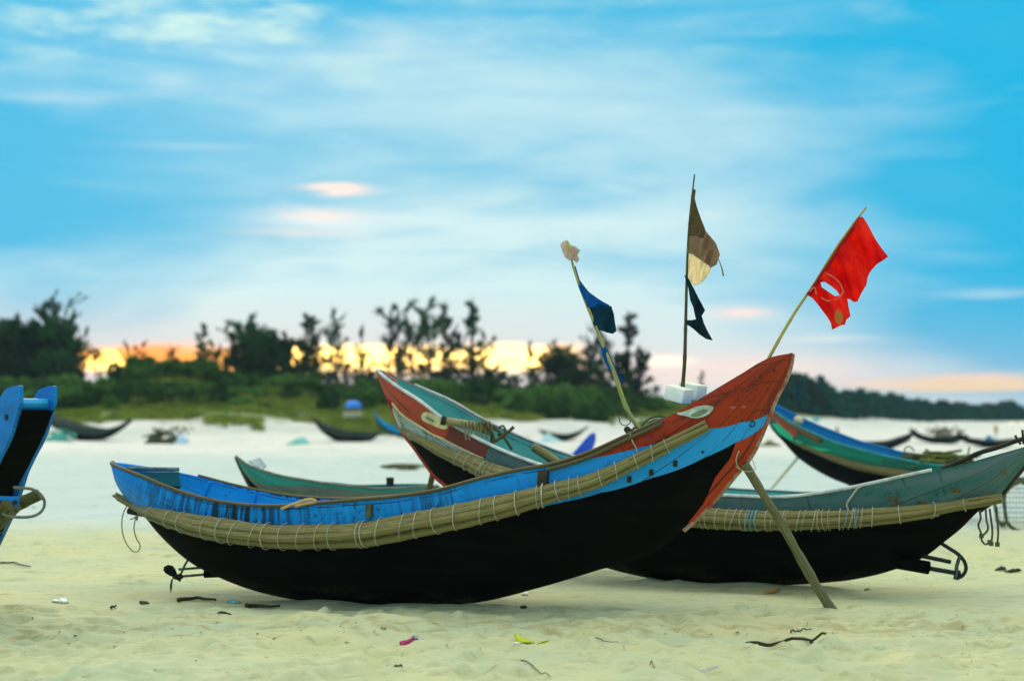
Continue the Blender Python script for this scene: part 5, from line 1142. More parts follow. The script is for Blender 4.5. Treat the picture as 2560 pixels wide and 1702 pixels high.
trees = [
 (-30, 800, 150, 'dense', T_MASS, 1.2), (10, 795, 152, 'dense', T_MASS, 1.0), (42, 770, 158, 'spire', 'thin spire of a casuarina near the left edge', 1.0), (60, 812, 150, 'dense', T_MASS, 1.0),
 (95, 800, 152, 'dense', T_MASS, 1.2), (126, 742, 155, 'sparse', 'tallest casuarina of the left clump, feathery top', .8), (158, 790, 150, 'dense', 'bushy casuarina on the right side of the left clump', .9), (196, 850, 148, 'dense', T_MASS, .9),
 (238, 868, 152, 'sparse', 'small thin casuarina beside the bright sunset spot', .8), (318, 868, 158, 'sparse', 'thin sapling rising behind the big shrub mound', .6), (352, 862, 160, 'sparse', 'thin sapling on the right behind the big shrub mound', .6),
 (432, 868, 156, 'sparse', 'short casuarina left of the lone tall one', .7), (500, 806, 154, 'conifer', 'lone tall casuarina between the shrub mound and the main row', .95), (535, 872, 156, 'dense', 'low bushy casuarina at the foot of the lone tall one', .8),
 (590, 860, 160, 'sparse', T_MASS, .8), (622, 802, 158, 'dense', 'dense casuarina at the left end of the main row', 1.15), (648, 815, 160, 'dense', T_MASS, 1.0), (680, 838, 158, 'dense', T_MASS, 1.0), (712, 818, 160, 'spire', T_MASS, 1.1), 
 (762, 782, 160, 'conifer', 'peaked casuarina left of the glow, in the main row', 1.2), (790, 826, 158, 'sparse', T_MASS, .9), (822, 800, 162, 'sparse', T_MASS, .8), (845, 840, 164, 'sparse', T_MASS, .7),
 (905, 806, 172, 'spire', 'slender spire standing in the middle of the golden glow', .8), (968, 822, 166, 'sparse', T_MASS, .8), (990, 768, 168, 'sparse', 'tall open-branched casuarina left of the tallest trees', .9), (1030, 800, 165, 'sparse', T_MASS, 1.1),
 (1078, 775, 160, 'sparse', 'wide casuarina with bare crooked limbs above the red bow with the cream eye', 1.3), (1112, 742, 168, 'spire', 'very thin casuarina top between two taller ones', .9), (1140, 822, 158, 'sparse', T_MASS, .9), (1180, 738, 162, 'spire', 'tallest thin casuarina of the middle group, tufted top', 1.5), (1215, 838, 165, 'sparse', T_MASS, .7),
 (1325, 842, 172, 'spire', 'thin lone spire between the middle group and the blue pennants', .9), (1250, 925, 160, 'dense', T_MASS, 1.0), (1290, 935, 160, 'dense', T_MASS, .8),
 (1372, 885, 165, 'dense', T_MASS, 1.0), (1400, 862, 164, 'dense', 'broad dark casuarina just left of the blue pennants', 1.1), (1440, 880, 166, 'dense', T_MASS, 1.0), (1478, 858, 165, 'sparse', T_MASS, .9), (1510, 830, 168, 'sparse', 'open casuarina partly behind the blue pennants', 1.0),
 (1572, 768, 165, 'spire', 'tall tiered casuarina between the blue pennants and the upright flag', 1.5), (1598, 868, 165, 'dense', T_MASS, .8), (1540, 880, 166, 'dense', T_MASS, .9),
 (1600, 955, 175, 'dense', T_MASS, 1.0), (1640, 962, 180, 'dense', T_MASS, 1.0), (1690, 985, 185, 'dense', T_MASS, 1.0), (1752, 925, 200, 'conifer', 'small pointed conifer-like tree right of the white foam blocks', .8), (1800, 985, 215, 'dense', T_MASS, 1.0), (1850, 965, 220, 'dense', T_MASS, 1.0),
 (1915, 960, 225, 'dense', T_MASS, 1.1), (1955, 945, 228, 'dense', T_MASS, 1.1), (1985, 928, 228, 'spire', 'pointed treetop just right of the tall red bow', 1.2), (2012, 958, 230, 'dense', T_MASS, 1.2), (2048, 972, 236, 'dense', T_MASS, 1.2), (2075, 985, 240, 'conifer', T_MASS, 1.2), (2110, 988, 250, 'dense', T_MASS, 1.3), (2140, 1000, 255, 'dense', T_MASS, 1.3), (2168, 998, 260, 'conifer', T_MASS, 1.3),
 (560, 890, 160, 'dense', T_MASS, .8), (700, 880, 156, 'dense', T_MASS, 1.1), (780, 890, 156, 'dense', T_MASS, 1.1), (860, 905, 158, 'dense', T_MASS, 1.1), (930, 925, 158, 'dense', T_MASS, 1.2), (1000, 915, 158, 'dense', T_MASS, 1.2), (1060, 905, 158, 'dense', T_MASS, 1.2), (1120, 915, 160, 'dense', T_MASS, 1.2), (1185, 900, 160, 'dense', T_MASS, 1.2), (1340, 915, 160, 'dense', T_MASS, 1.2), (1430, 920, 160, 'dense', T_MASS, 1.2), (1500, 925, 162, 'dense', T_MASS, 1.2),
 (640, 905, 156, 'dense', T_MASS, 1.4), (680, 900, 155, 'dense', T_MASS, 1.4), (725, 915, 155, 'dense', T_MASS, 1.4), (820, 925, 156, 'dense', T_MASS, 1.5), (895, 930, 156, 'dense', T_MASS, 1.5), (960, 928, 157, 'dense', T_MASS, 1.5), (1090, 925, 158, 'dense', T_MASS, 1.5), (1230, 918, 158, 'dense', T_MASS, 1.4), (1460, 925, 160, 'dense', T_MASS, 1.4), (1280, 940, 158, 'dense', T_MASS, 1.4), (-20, 840, 150, 'dense', T_MASS, 1.2), (80, 850, 150, 'dense', T_MASS, 1.2), (150, 875, 147, 'dense', T_MASS, 1.3), (605, 905, 158, 'dense', T_MASS, 1.2), (600, 830, 159, 'dense', T_MASS, 1.5), (640, 822, 158, 'dense', T_MASS, 1.5), (668, 845, 159, 'dense', T_MASS, 1.5), (700, 850, 159, 'dense', T_MASS, 1.4), (-10, 815, 149, 'dense', T_MASS, 1.4), (75, 820, 152, 'dense', T_MASS, 1.5), (125, 815, 151, 'dense', T_MASS, 1.4), (172, 830, 150, 'dense', T_MASS, 1.3), (1390, 880, 162, 'dense', T_MASS, 1.4), (1420, 890, 162, 'dense', T_MASS, 1.4), (1480, 895, 163, 'dense', T_MASS, 1.4), (1570, 920, 168, 'dense', T_MASS, 1.4), (1620, 970, 172, 'dense', T_MASS, 1.4), (20, 880, 146, 'dense', T_MASS, 1.3), (110, 885, 146, 'dense', T_MASS, 1.3)]
for (px, top, dp, kd, lb, wd) in trees: tree(px, top, dp, kd, lb, wd, TG if lb == T_MASS else None)

def bush_proto(seed, n=1900):
    rg = np.random.RandomState(seed); cen = []; lobes = [(rg.uniform(-1.3, 1.3), rg.uniform(-.9, .9), rg.uniform(.3, 1.05), rg.uniform(.55, .95)) for _ in range(9)]
    for k in range(n):
        l = lobes[rg.randint(9)]; v = rg.randn(3); v /= np.linalg.norm(v); r = l[3] * rg.uniform(.72, 1.05); cen.append([l[0] + v[0] * r * 1.1, l[1] + v[1] * r, max(-.1, l[2] + v[2] * r * .8)])
    cen = np.array(cen); return leaf_mesh('shrub_leaves', cen, rg.randn(n, 3) + [0, 0, .6], .42, .24, M['leaf'], seed)
BP = [bush_proto(s) for s in (21, 22, 23, 24)]
stm = MB()
for a in (0, 1.3, 2.5, 3.9, 5.2): stm.tube(smooth_path([(0, 0, -.2), (.25 * math.cos(a), .25 * math.sin(a), .5), (.7 * math.cos(a), .6 * math.sin(a), 1.1)], 6), np.linspace(.05, .015, 6), 5)
_s = stm.build('stem', M['bark']); SM = _s.data; bpy.data.objects.remove(_s)
def bush(px, top, depth, wide, label, group=None):
    x = P(px, HOR, depth)[0]; z = ground_z(x, depth); h = max(.5, P(px, top, depth)[2] - z); k = h / 1.8
    r = empty('dune_shrub', (x, depth, z), label, 'shrub', group); r.scale = (wide * .62, wide * .6, k); r.rotation_euler.z = random.choice((0, 3.14)) + random.uniform(-.4, .4)
    for nm, me_ in (('stem', SM), ('leaves', random.choice(BP))):
        o = bpy.data.objects.new(nm, me_); COL.objects.link(o); o.parent = r
B_M = 'round green shrub in the thicket at the foot of the casuarinas'; BG = 'shrubs along the top of the dune'
B_H = 'bright green shrub covering the big mound on the left'; BH = 'shrubs covering the mound'
BJ = random.Random(4)
def dbl(lst): return [q for (a, b, c, d) in lst for q in ((a - 13, b + BJ.uniform(-6, 8), c, d * BJ.uniform(.8, 1.05)), (a + 15, b + BJ.uniform(-4, 14), c - 1.5, d * BJ.uniform(.7, 1.05)))]
for (px, top, dp, wd) in dbl(((330, 905, 150, 1.5), (380, 890, 151, 1.6), (430, 888, 151, 1.6), (480, 892, 151, 1.6), (530, 905, 150, 1.5), (575, 925, 150, 1.5), (610, 955, 148, 1.3), (290, 935, 148, 1.4), (350, 940, 146, 1.5), (420, 945, 146, 1.7), (490, 950, 146, 1.6), (545, 965, 145, 1.4), (590, 985, 144, 1.0), (460, 975, 144, 1.2))):
    bush(px, top, dp, wd, B_H, BH)
for (px, top, dp, wd) in dbl(((-20, 930, 146, 1.8), (40, 935, 145, 1.7), (100, 940, 144, 1.6), (150, 925, 145, 1.7), (205, 935, 145, 1.6), (245, 950, 144, 1.4), (180, 965, 141, 1.2), (90, 970, 141, 1.2),
     (640, 935, 154, 1.6), (700, 925, 155, 1.7), (770, 930, 155, 1.7), (790, 968, 150, 1.4), (835, 955, 151, 1.5), (880, 960, 150, 1.5), (930, 965, 150, 1.6), (985, 960, 152, 1.6), (1040, 950, 154, 1.6), (1090, 965, 152, 1.6), (1140, 955, 154, 1.6), (1180, 985, 148, 1.2), (1215, 965, 152, 1.5), (1265, 960, 152, 1.6),
     (1310, 965, 152, 1.4), (1360, 950, 154, 1.6), (1380, 988, 146, 1.1), (1420, 965, 152, 1.6), (1470, 990, 146, 1.1), (1480, 955, 156, 1.6), (1540, 955, 158, 1.6), (1590, 985, 160, 1.5), (1640, 990, 166, 1.5), (1700, 1000, 175, 1.6), (1760, 1005, 185, 1.6), (1060, 990, 147, 1.0), (1270, 992, 146, 1.0), (1550, 1005, 155, 1.2))):
    bush(px, top, dp, wd, B_M, BG)
BQ = 'low shrub in the uneven fringe above the dune grass'
for k in range(20):
    px = BJ.uniform(-30, 1720); dp = BJ.uniform(141, 149) + max(0, (px - 1200) / 500 * 12)
    if 630 < px < 690: continue
    bush(px, BJ.uniform(965, 1004), dp, BJ.uniform(.5, 1.0), BQ, 'low shrubs fringing the dune grass')
for k in range(26):
    px = BJ.uniform(690, 1500); bush(px, BJ.uniform(938, 965), BJ.uniform(150, 155) + max(0, (px - 1200) / 500 * 10), BJ.uniform(1.1, 1.7), B_M, BG)
bush(668, 1008, 140, .55, 'small lone shrub on the bare sandy slope right of the mound')
# far-off wood on the right, reads as one mass
rg = np.random.RandomState(5); cen = []
for k in range(620):
    px = rg.uniform(2050, 2680) if k < 330 else (rg.uniform(1820, 2100) if k < 420 else rg.uniform(2660, 4000))
    dp = np.interp(px, [1820, 2050, 2200, 2680, 4000], [208, 238, 278, 370, 520]) + rg.uniform(-3, 22); top = np.interp(px, [1820, 1980, 2100, 2200, 2300, 2400, 2560, 2680], [975, 950, 988, 1005, 1014, 1020, 1029, 1033]) + rg.choice([-4, 0, 4, 8]) + 14 * float(fbm(np.array([px / 22.0]), np.array([3.3]), 3, 2)[0]) * 2.6 - (14 if rg.rand() < .10 else 0)
    x = P(px, HOR, dp)[0]; z0 = float(dune(np.array([x]), np.array([dp]))[0]); zt = P(px, top, dp)[2]
    m_ = 260; hh = max(1.5, zt - z0 + 1.2); u = rg.rand(m_) ** .8
    rr = (1.9 - 1.5 * u ** 2) * dp / 260
    cen.append(np.stack([x + rg.randn(m_) * rr * .6, dp + rg.randn(m_) * rr * .8, z0 - .8 + u * hh], 1))
cen = np.concatenate(cen)
wm = leaf_mesh('far_wood', cen, rg.randn(len(cen), 3) + [0, 0, .8], .95, .5, leaf_mat('hazed_wood_leaves', (0.006, 0.11, 0.09, 1), (0.014, 0.17, 0.12, 1), .2), 3)  # teal leaf colour has the distance haze painted in
o = bpy.data.objects.new('far_wood', wm); COL.objects.link(o); tag(o, 'low dark wood running along the far shore to the right', 'trees', None, 'stuff')
# grass on the dune
n = 120000; az_ = rg.uniform(-17.5, 8.5, n); fy = np.interp(az_, FOOT[0], FOOT[1]); dd = rg.uniform(-2.5, 36, n) * fy / 116; yy = fy + dd; xx = np.tan(np.radians(az_)) * yy
nz = fbm(xx / 4, yy / 7, 3, 6); keep = nz * 22 + dd * .55 * 116 / fy > .2 + 1.5 * rg.rand(n)
xx, yy = xx[keep], yy[keep]; i_ = np.clip(np.searchsorted(gx, xx), 1, len(gx) - 1); j_ = np.clip(np.searchsorted(gy, yy), 1, len(gy) - 1); zz = GZ[i_, j_]
cen = np.stack([xx, yy, zz + .12], 1); dr = rg.randn(len(xx), 3) * [.5, .5, .2] + [0, 0, 1]
gm = leaf_mesh('dune_grass', cen, dr, .55, .17, M['grass'], 4)
o = bpy.data.objects.new('dune_grass', gm); COL.objects.link(o); tag(o, 'coarse green grass covering the sand dune', 'grass', None, 'stuff')

# ------------------------------------------------------------------ things lying about in the distance
def heap(px, py_top, py_bot, wpx, mat, name, label, cat, seed=0, lumps=5, loose=None):
    g = G(px, py_bot); d = g[1]; g[2] = ground_z(g[0], d); k = d / FPX; W_ = wpx * k; Hh = max(.1, P(px, py_top, d)[2] - g[2]); rgx = random.Random(seed); mb = MB()
    nu, nv = 40, 14; pts = []
    for i in range(nu):
        a = 2 * math.pi * i / nu; row = []
        for j in range(nv):
            r = 1 - j / (nv - 1); rr = r * (1 + .16 * math.sin(3 * a + seed) + .10 * math.sin(7 * a + 2 * seed)); x = g[0] + .5 * W_ * rr * math.cos(a); y = d + .35 * W_ * rr * math.sin(a)
            z = g[2] - .03 + Hh * (1 - r ** 2.2) * (.72 + .28 * math.sin(4 * x / W_ * 2 + seed) + .12 * math.sin(13 * x / W_ + 9 * y / W_ + seed * 3)); row.append([x, y, z])
        pts.append(row)
    pts.append(pts[0]); mb.grid(pts)
    if loose:
        for q in range(14):
            a = np.array([g[0] + rgx.uniform(-.45, .45) * W_, d + rgx.uniform(-.3, .3) * W_, g[2] + Hh * rgx.uniform(.2, .8)]); mb.tube(smooth_path([a, a + [rgx.uniform(-.3, .3) * W_, 0, Hh * rgx.uniform(.1, .5)], a + [rgx.uniform(-.5, .5) * W_, .1, 0]], 8), .04, 5)
    return solo(mb, name, mat, g, label, cat)
tealnet = simple('teal_net', (0.03, 0.28, 0.20, 1), (0.10, 0.42, 0.33, 1), .9, 3); turq = simple('turquoise_sheet', (0.16, 0.50, 0.38, 1), (0.22, 0.60, 0.48, 1), .7, 2)
gg = simple('grey_green_sheet', (0.14, 0.26, 0.23, 1), (0.30, 0.42, 0.36, 1), .8, 2); dkt = simple('dark_teal_sheet', (0.01, 0.07, 0.08, 1), (0.02, 0.12, 0.12, 1), .8, 2)
heap(140, 1076, 1104, 76, tealnet, 'net_heap', 'heap of teal fishing net beside the long black boat at far left', 'fishing net', 1, loose=True)
heap(405, 1076, 1107, 95, simple('dark_debris', (0.02, 0.035, 0.015, 1), (0.07, 0.08, 0.03, 1), .9, 3), 'driftwood_heap', 'dark heap of driftwood and netting beside a pale blue cloth', 'driftwood', 2, loose=True)
heap(455, 1082, 1108, 40, simple('pale_blue_cloth', (0.50, 0.72, 0.82, 1), (0.42, 0.62, 0.74, 1), .9, 2), 'cloth_bundle', 'pale blue cloth against the dark driftwood heap', 'cloth', 3)
heap(588, 1054, 1080, 100, simple('pale_sheet', (0.56, 0.62, 0.56, 1), (0.42, 0.46, 0.34, 1), .9, 2), 'covered_heap', 'pale covered heap at the edge of the bright green grass', 'covered heap', 4)
heap(712, 1032, 1052, 34, dkt, 'tarpaulin', 'small dark teal tarpaulin on the slope below the grass', 'tarpaulin', 5)
heap(738, 1068, 1088, 42, gg, 'tarpaulin', 'grey green tarpaulin heap just behind the turquoise one', 'tarpaulin', 6)
heap(748, 1090, 1111, 68, turq, 'tarpaulin', 'flat turquoise tarpaulin in front of the grey green heap', 'tarpaulin', 7)
heap(868, 1044, 1062, 40, gg, 'net_heap', 'grey green net heap behind the dark boat by the red bow', 'fishing net', 8, loose=True)
heap(1015, 1160, 1174, 82, simple('brown_debris', (0.07, 0.075, 0.025, 1), (0.14, 0.14, 0.06, 1), .9, 3), 'driftwood_mat', 'low brown mat of debris left of the bow strut', 'driftwood', 9, loose=True)
heap(1375, 1082, 1104, 70, simple('pale_cyan_sheet', (0.42, 0.66, 0.66, 1), (0.5, 0.72, 0.70, 1), .8, 2), 'tarpaulin', 'pale cyan tarpaulin in front of the narrow dark boat', 'tarpaulin', 10)
heap(1313, 1090, 1100, 32, simple('ochre_heap', (0.36, 0.33, 0.11, 1), (0.42, 0.40, 0.18, 1), .9, 3), 'sand_bag', 'small ochre heap left of the pale cyan tarpaulin', 'heap', 11)
heap(1700, 1092, 1104, 90, gg, 'net_heap', 'net heap on the far sand behind the bow of the blue boat', 'fishing net', 12, loose=True) if False else None
heap(2360, 1068, 1100, 80, simple('gear_heap', (0.10, 0.10, 0.07, 1), (0.20, 0.17, 0.13, 1), .9, 2), 'gear_heap', 'brown heap of fishing gear behind the distant boats on the right', 'fishing gear', 13, loose=True)
heap(2065, 1030, 1062, 40, simple('grey_fence_heap', (0.16, 0.20, 0.16, 1), (0.28, 0.32, 0.26, 1), .9, 2), 'gear_heap', 'grey heap before the wood, behind the green boat', 'fishing gear', 14) if False else None
heap(2475, 1085, 1106, 40, simple('blue_bundle', (0.02, 0.16, 0.30, 1), (0.03, 0.22, 0.36, 1), .9, 2), 'tarpaulin', 'dark blue bundle beside the rightmost distant boat', 'tarpaulin', 15)
heap(1925, 1098, 1112, 60, simple('brown_heap2', (0.10, 0.09, 0.04, 1), (0.2, 0.18, 0.1, 1), .9, 2), 'net_heap', 'low brown net heap under the bow of the green boat', 'fishing net', 16)
# blue umbrella on a cream stand, on the dune
g = P(883, 1030, 134); g[2] = ground_z(g[0], 134); r = empty('beach_umbrella', g, 'bright blue umbrella standing on the dune grass behind the sand', 'umbrella')
k = 134 / FPX; zt = P(883, 1001, 134)[2]; zb = P(883, 1020, 134)[2]; mb = MB(); rows = []
for j in range(9):
    a = j / 8 * math.pi / 2; rows.append([[g[0] + 22 * k * math.sin(a) * math.cos(q), 134 + 22 * k * math.sin(a) * math.sin(q), zb + (zt - zb) * math.cos(a)] for q in np.linspace(0, 2 * math.pi, 17)])
mb.grid(rows); mb.build('canopy', simple('blue_canopy', (0.02, 0.18, 0.75, 1), (0.05, 0.30, 0.85, 1), .6, 1.5), r, solid=.02)
mb = MB(); mb.tube(np.array([[g[0], 134, g[2]], [g[0], 134, zt]]), .04, 8); mb.build('pole', M['bamboo_pale'], r)
mb = MB(); mb.box([g[0], 133.6, g[2] + .35], (46 * k, .5, .7), None, .05); mb.build('base_box', simple('cream_box', (0.62, 0.60, 0.44, 1), None, .8, 2), r)
g = G(2040, 1075); d = g[1]; r = empty('beach_umbrella', g, 'small turquoise umbrella behind the green boat', 'umbrella'); k = d / FPX; zc = P(2040, 1053, d)[2]; mb = MB(); rows = []
for j in range(7):
    a = j / 6 * math.pi / 2; rows.append([[g[0] + 11 * k * math.sin(a) * math.cos(q), d + 11 * k * math.sin(a) * math.sin(q), zc + 9 * k * math.cos(a)] for q in np.linspace(0, 2 * math.pi, 13)])
mb.grid(rows); mb.build('canopy', simple('turquoise_canopy', (0.0, 0.48, 0.50, 1), None, .6, 2), r, solid=.02); mb = MB(); mb.tube(np.array([[g[0], d, 0], [g[0], d, zc + 8 * k]]), .03, 6); mb.build('pole', M['bamboo_pale'], r)
# lamps
def lamp(px, py):
    d = 240.0; c = P(px, py, d); r = empty('lamp_post', (c[0], d, ground_z(c[0], d)), 'lit lamp on a pole at the far right, the %s of two' % ('left' if px < 2545 else 'right'), 'lamp')
    mb = MB(); mb.tube(np.array([[c[0], d, r.location.z - .5], [c[0], d, c[2]]]), .06, 6); mb.build('pole', M['darkwood'], r)
    m, t = newmat('lamp_glow'); e = t.n('ShaderNodeEmission'); e.inputs[0].default_value = (1, .82, .45, 1); e.inputs[1].default_value = 1.6; o_ = t.n('ShaderNodeOutputMaterial'); t.l(e.outputs[0], o_.inputs[0])
    mb = MB(); th = np.linspace(0, math.pi, 9); mb.tube(np.stack([c[0] + 0 * th, d + 0 * th, c[2] - .2 * np.cos(th)], 1), np.maximum(.2 * np.sin(th), .01), 12); mb.build('bulb', m, r)
lamp(2528, 1058); lamp(2557, 1059)
# thin flag pole with a blue pennant behind the green boat
g = G(1990, 1150); d = g[1]; r = empty('marker_flag', g, 'thin pole with a dark blue pennant, just right of the tall red bow', 'flag')
mb = MB(); mb.tube(np.array([g, P(1986, 925, d)]), .012, 6); mb.build('pole', M['dbamboo'], r)
cloth('pennant', [(1984, 945), (1992, 950), (2000, 975), (1999, 992), (1993, 1010), (1987, 990), (1985, 970)], d, M['c_dark'], r, step=2.5)
for (px, py, c, lb) in ((2093, 1077, (0.55, 0.22, 0.14, 1), 'small red and white marker buoy behind the green boat'), (2490, 1072, (0.6, 0.30, 0.10, 1), 'small orange marker buoy standing by the rightmost distant boat')):
    g = G(px, py + 26); d = g[1]; r = empty('marker_buoy', g, lb, 'buoy'); k = d / FPX; cc = P(px, py, d)
    mb = MB(); mb.tube(np.array([g, cc + [0, 0, .3]]), .03, 6); mb.build('staff', M['darkwood'], r)
    mb = MB(); mb.tube(np.array([cc - [0, 0, 9 * k], cc - [0, 0, 6 * k], cc + [0, 0, 5 * k], cc + [0, 0, 9 * k]]), np.array([3, 5, 5, 1.5]) * k, 10); mb.build('float', simple('buoy_paint', c, None, .7, 2), r)

# fish trap frame at the right edge
g = G(2560, 1322); d = g[1]; r = empty('fish_trap', g, 'box shaped net trap with a dark frame at the right edge behind the hanging ropes', 'fish trap')
k = d / FPX; fr_ = simple('trap_frame', (0.05, 0.06, 0.03, 1), (0.10, 0.11, 0.06, 1), .9, 8)
x0, x1 = P(2516, 1300, d)[0], P(2640, 1300, d)[0]; z0, z1 = .03, P(2516, 1216, d)[2]
mb = MB()
for yy_ in (d, d + .5):
    mb.tube(smooth_path([(x0, yy_, z0 + .08), (x0, yy_, z1 - .08), (x0 + .07, yy_, z1), (x1 - .07, yy_, z1), (x1, yy_, z1 - .08), (x1, yy_, z0 + .08), (x1 - .07, yy_, z0), (x0 + .07, yy_, z0), (x0, yy_, z0 + .08)], 80), .028, 8)
for xx_ in (x0, x1):
    for z_ in (z0 + .05, z1 - .05): mb.tube(np.array([[xx_, d, z_], [xx_, d + .5, z_]]), .022, 6)
mb.build('frame', fr_, r)
mb = MB()
for q in np.linspace(x0 + .05, x1 - .05, 14): mb.tube(np.array([[q, d + .5, z0], [q, d + .5, z1]]), .004, 4)
for q in np.linspace(z0 + .04, z1 - .04, 8): mb.tube(np.array([[x0, d + .5, q], [x1, d + .5, q]]), .004, 4)
mb.build('netting', fr_, r)
mb = MB(); rgx = random.Random(2)
for q in range(16):
    a = np.array([rgx.uniform(x0, x1), d + rgx.uniform(0, .4), z1 + .02]); mb.tube(smooth_path([a, a + [rgx.uniform(-.12, .12), 0, .05], a + [rgx.uniform(-.2, .2), .03, 0]], 6), .012, 5)
mb.build('loose_net', fr_, r)

# ------------------------------------------------------------------ litter on the near sand
def gz(px, py):
    g = G(px, py); g[2] = ground_z(g[0], g[1]) + .004; return g
def stick(name, pts, rad, mat, label, cat, branches=()):
    P3 = [gz(*p) + [0, 0, .008] for p in pts]; mb = MB(); sp3 = smooth_path(P3, 24); sp3[:, 2] = [max(ground_z(q[0] + dx_, q[1] + dy_) for dx_ in (-.02, .02) for dy_ in (-.05, 0, .03)) + rad * .9 for q in sp3]; sp3[1:-1, 2] = (sp3[:-2, 2] + sp3[1:-1, 2] + sp3[2:, 2]) / 3 + .004; mb.tube(sp3, np.linspace(rad, rad * .55, 24), 7)
    for b in branches: mb.tube(smooth_path([gz(*b[0]) + [0, 0, .01]] + [gz(*q) + [0, 0, .03] for q in b[1:]], 8), rad * .4, 5)
    return solo(mb, name, mat, P3[0], label, cat)
dk = M['darkwood']
CG = crop(1700, 1400, 860 / 2359); CH = crop(900, 1400, 1000 / 2359); CL = crop(0, 1350, 1000 / 2359)
stick('driftwood_stick', CG([(455, 582), (540, 577), (620, 583), (700, 600), (760, 612), (850, 612), (930, 622), (1000, 630)]), .016, dk, 'dark forked stick lying on the sand at the lower right', 'stick', [[CG([(890, 612)])[0], CG([(970, 588)])[0]]])
stick('driftwood_twig', CG([(760, 500), (800, 480), (850, 472), (900, 482)]), .009, M['steel'], 'thin grey bent twig above the forked stick', 'twig', [[CG([(830, 475)])[0], CG([(800, 500)])[0]]])
stick('driftwood_twig', CH([(950, 628), (1010, 655), (1070, 680), (1120, 708)]), .0055, M['oldwood'], 'long thin twig at the bottom edge below the yellow bag', 'twig')
stick('driftwood_twig', CH([(1645, 640), (1690, 648), (1720, 670), (1740, 708)]), .0045, M['oldwood'], 'fine curved twig at the bottom edge left of the white bag', 'twig')
stick('driftwood_twig', CL([(487, 540), (500, 560), (508, 575)]), .006, M['oldwood'], 'short upright-looking twig on the bare sand at lower left', 'twig')
stick('driftwood_twig', CG([(365, 540), (385, 550), (410, 552)]), .012, dk, 'stubby dark twig left of the forked stick', 'twig')
stick('driftwood_twig', CH([(170, 670), (210, 672), (248, 676)]), .010, dk, 'short black twig at the lower edge below the pink wrapper', 'twig')
stick('driftwood_twig', CL([(655, 412), (672, 402), (685, 392)]), .012, dk, 'small black sliver of wood left of the propeller shadow', 'twig')
stick('driftwood_stick', CP([(1480, 960), (1700, 935), (1850, 910), (2000, 930), (2200, 950)]), .020, simple('olive_wood', (0.05, 0.06, 0.02, 1), None, .9, 9), 'half buried dark branch under the stern of the blue boat', 'stick')
stick('driftwood_stick', CL([(1450, 400), (1530, 392), (1600, 395), (1650, 398)]), .020, dk, 'half buried dark wood where the blue hull nears the sand', 'stick')
stick('driftwood_twig', CL([(0, 135), (60, 137), (120, 148), (180, 158)]), .012, M['oldwood'], 'long pale twig lying near the left edge', 'twig')
def scrap(name, pts, h, mat, label, cat, seed=0):
    rgx = random.Random(seed); g0 = gz(*pts[0]); c = np.mean([gz(*p) for p in pts], 0); mb = MB(); rows = []
    for s_ in (1.0, .85, .6, .3, .0):
        rows.append([c + (gz(*p) - c) * s_ * np.array([1, .35, 1]) + np.array([0, 0, h * .42 * (1 - s_ ** 2) ** .5 * rgx.uniform(.6, 1.1) + .003]) for p in list(pts) + [pts[0]]])
    for r_ in rows: r_[-1] = r_[0]
    mb.grid(rows); return solo(mb, name, mat, c, label, cat, solid=.004)
pink_ = simple('magenta_plastic', (0.45, 0.005, 0.12, 1), (0.30, 0.005, 0.10, 1), .4, 20); grw = simple('grey_foil', (0.16, 0.18, 0.16, 1), (0.6, 0.62, 0.6, 1), .4, 20)
r = empty('wrapper', gz(1028, 1604), 'crumpled magenta and silver wrapper on the sand', 'wrapper')
mb = MB(); o = scrap('magenta_part', CH([(230, 485), (270, 476), (312, 468), (322, 480), (290, 490), (240, 495)]), .045, pink_, None, None, 1); o.parent = r; o.matrix_parent_inverse = Matrix.Translation(-r.location)
o = scrap('silver_part', CH([(305, 462), (345, 453), (362, 455), (376, 468), (372, 482), (345, 486), (325, 478)]), .06, grw, None, None, 2); o.parent = r; o.matrix_parent_inverse = Matrix.Translation(-r.location)
r = empty('plastic_bag', gz(1310, 1606), 'torn yellow plastic bag with a pale blue corner', 'bag')
yl = simple('yellow_bag', (0.62, 0.66, 0.01, 1), (0.5, 0.58, 0.02, 1), .4, 12)
for nm, pts, h, mm, sd in (('yellow_sheet', [(905, 452), (935, 462), (970, 475), (1030, 490), (990, 500), (945, 500), (935, 478)], .06, yl, 3), ('yellow_strip', [(1040, 488), (1075, 487), (1118, 498), (1080, 500)], .03, yl, 4), ('blue_corner', [(968, 468), (1000, 474), (1020, 486), (985, 484)], .075, simple('pale_blue_plastic', (0.25, 0.62, 0.62, 1), None, .4, 12), 5), ('white_corner', [(895, 482), (930, 484), (945, 498), (905, 500)], .05, M['foam'], 6)):
    o = scrap(nm, CH(pts), h, mm, None, None, sd); o.parent = r; o.matrix_parent_inverse = Matrix.Translation(-r.location)
scrap('plastic_bag', CG([(60, 770), (110, 745), (190, 742), (260, 780), (280, 828), (160, 850), (60, 830)]), .05, simple('white_bag', (0.62, 0.62, 0.54, 1), (0.5, 0.55, 0.46, 1), .5, 14, tr=.3), 'whitish plastic bag half in the bottom edge', 'bag', 7)
scrap('plastic_cup', CL([(320, 355), (345, 348), (385, 352), (398, 368), (380, 382), (340, 384), (322, 372)]), .08, simple('pale_green_cup', (0.40, 0.60, 0.50, 1), (0.7, 0.8, 0.7, 1), .4, 14), 'pale green crushed cup on the sand left of the propeller', 'cup', 8)
scrap('plastic_scrap', CL([(1335, 372), (1350, 352), (1400, 350), (1418, 370), (1400, 380), (1350, 380)]), .06, simple('teal_plastic', (0.03, 0.34, 0.42, 1), (0.2, 0.6, 0.62, 1), .4, 14), 'teal plastic scrap under the stern of the blue boat', 'plastic scrap', 9)
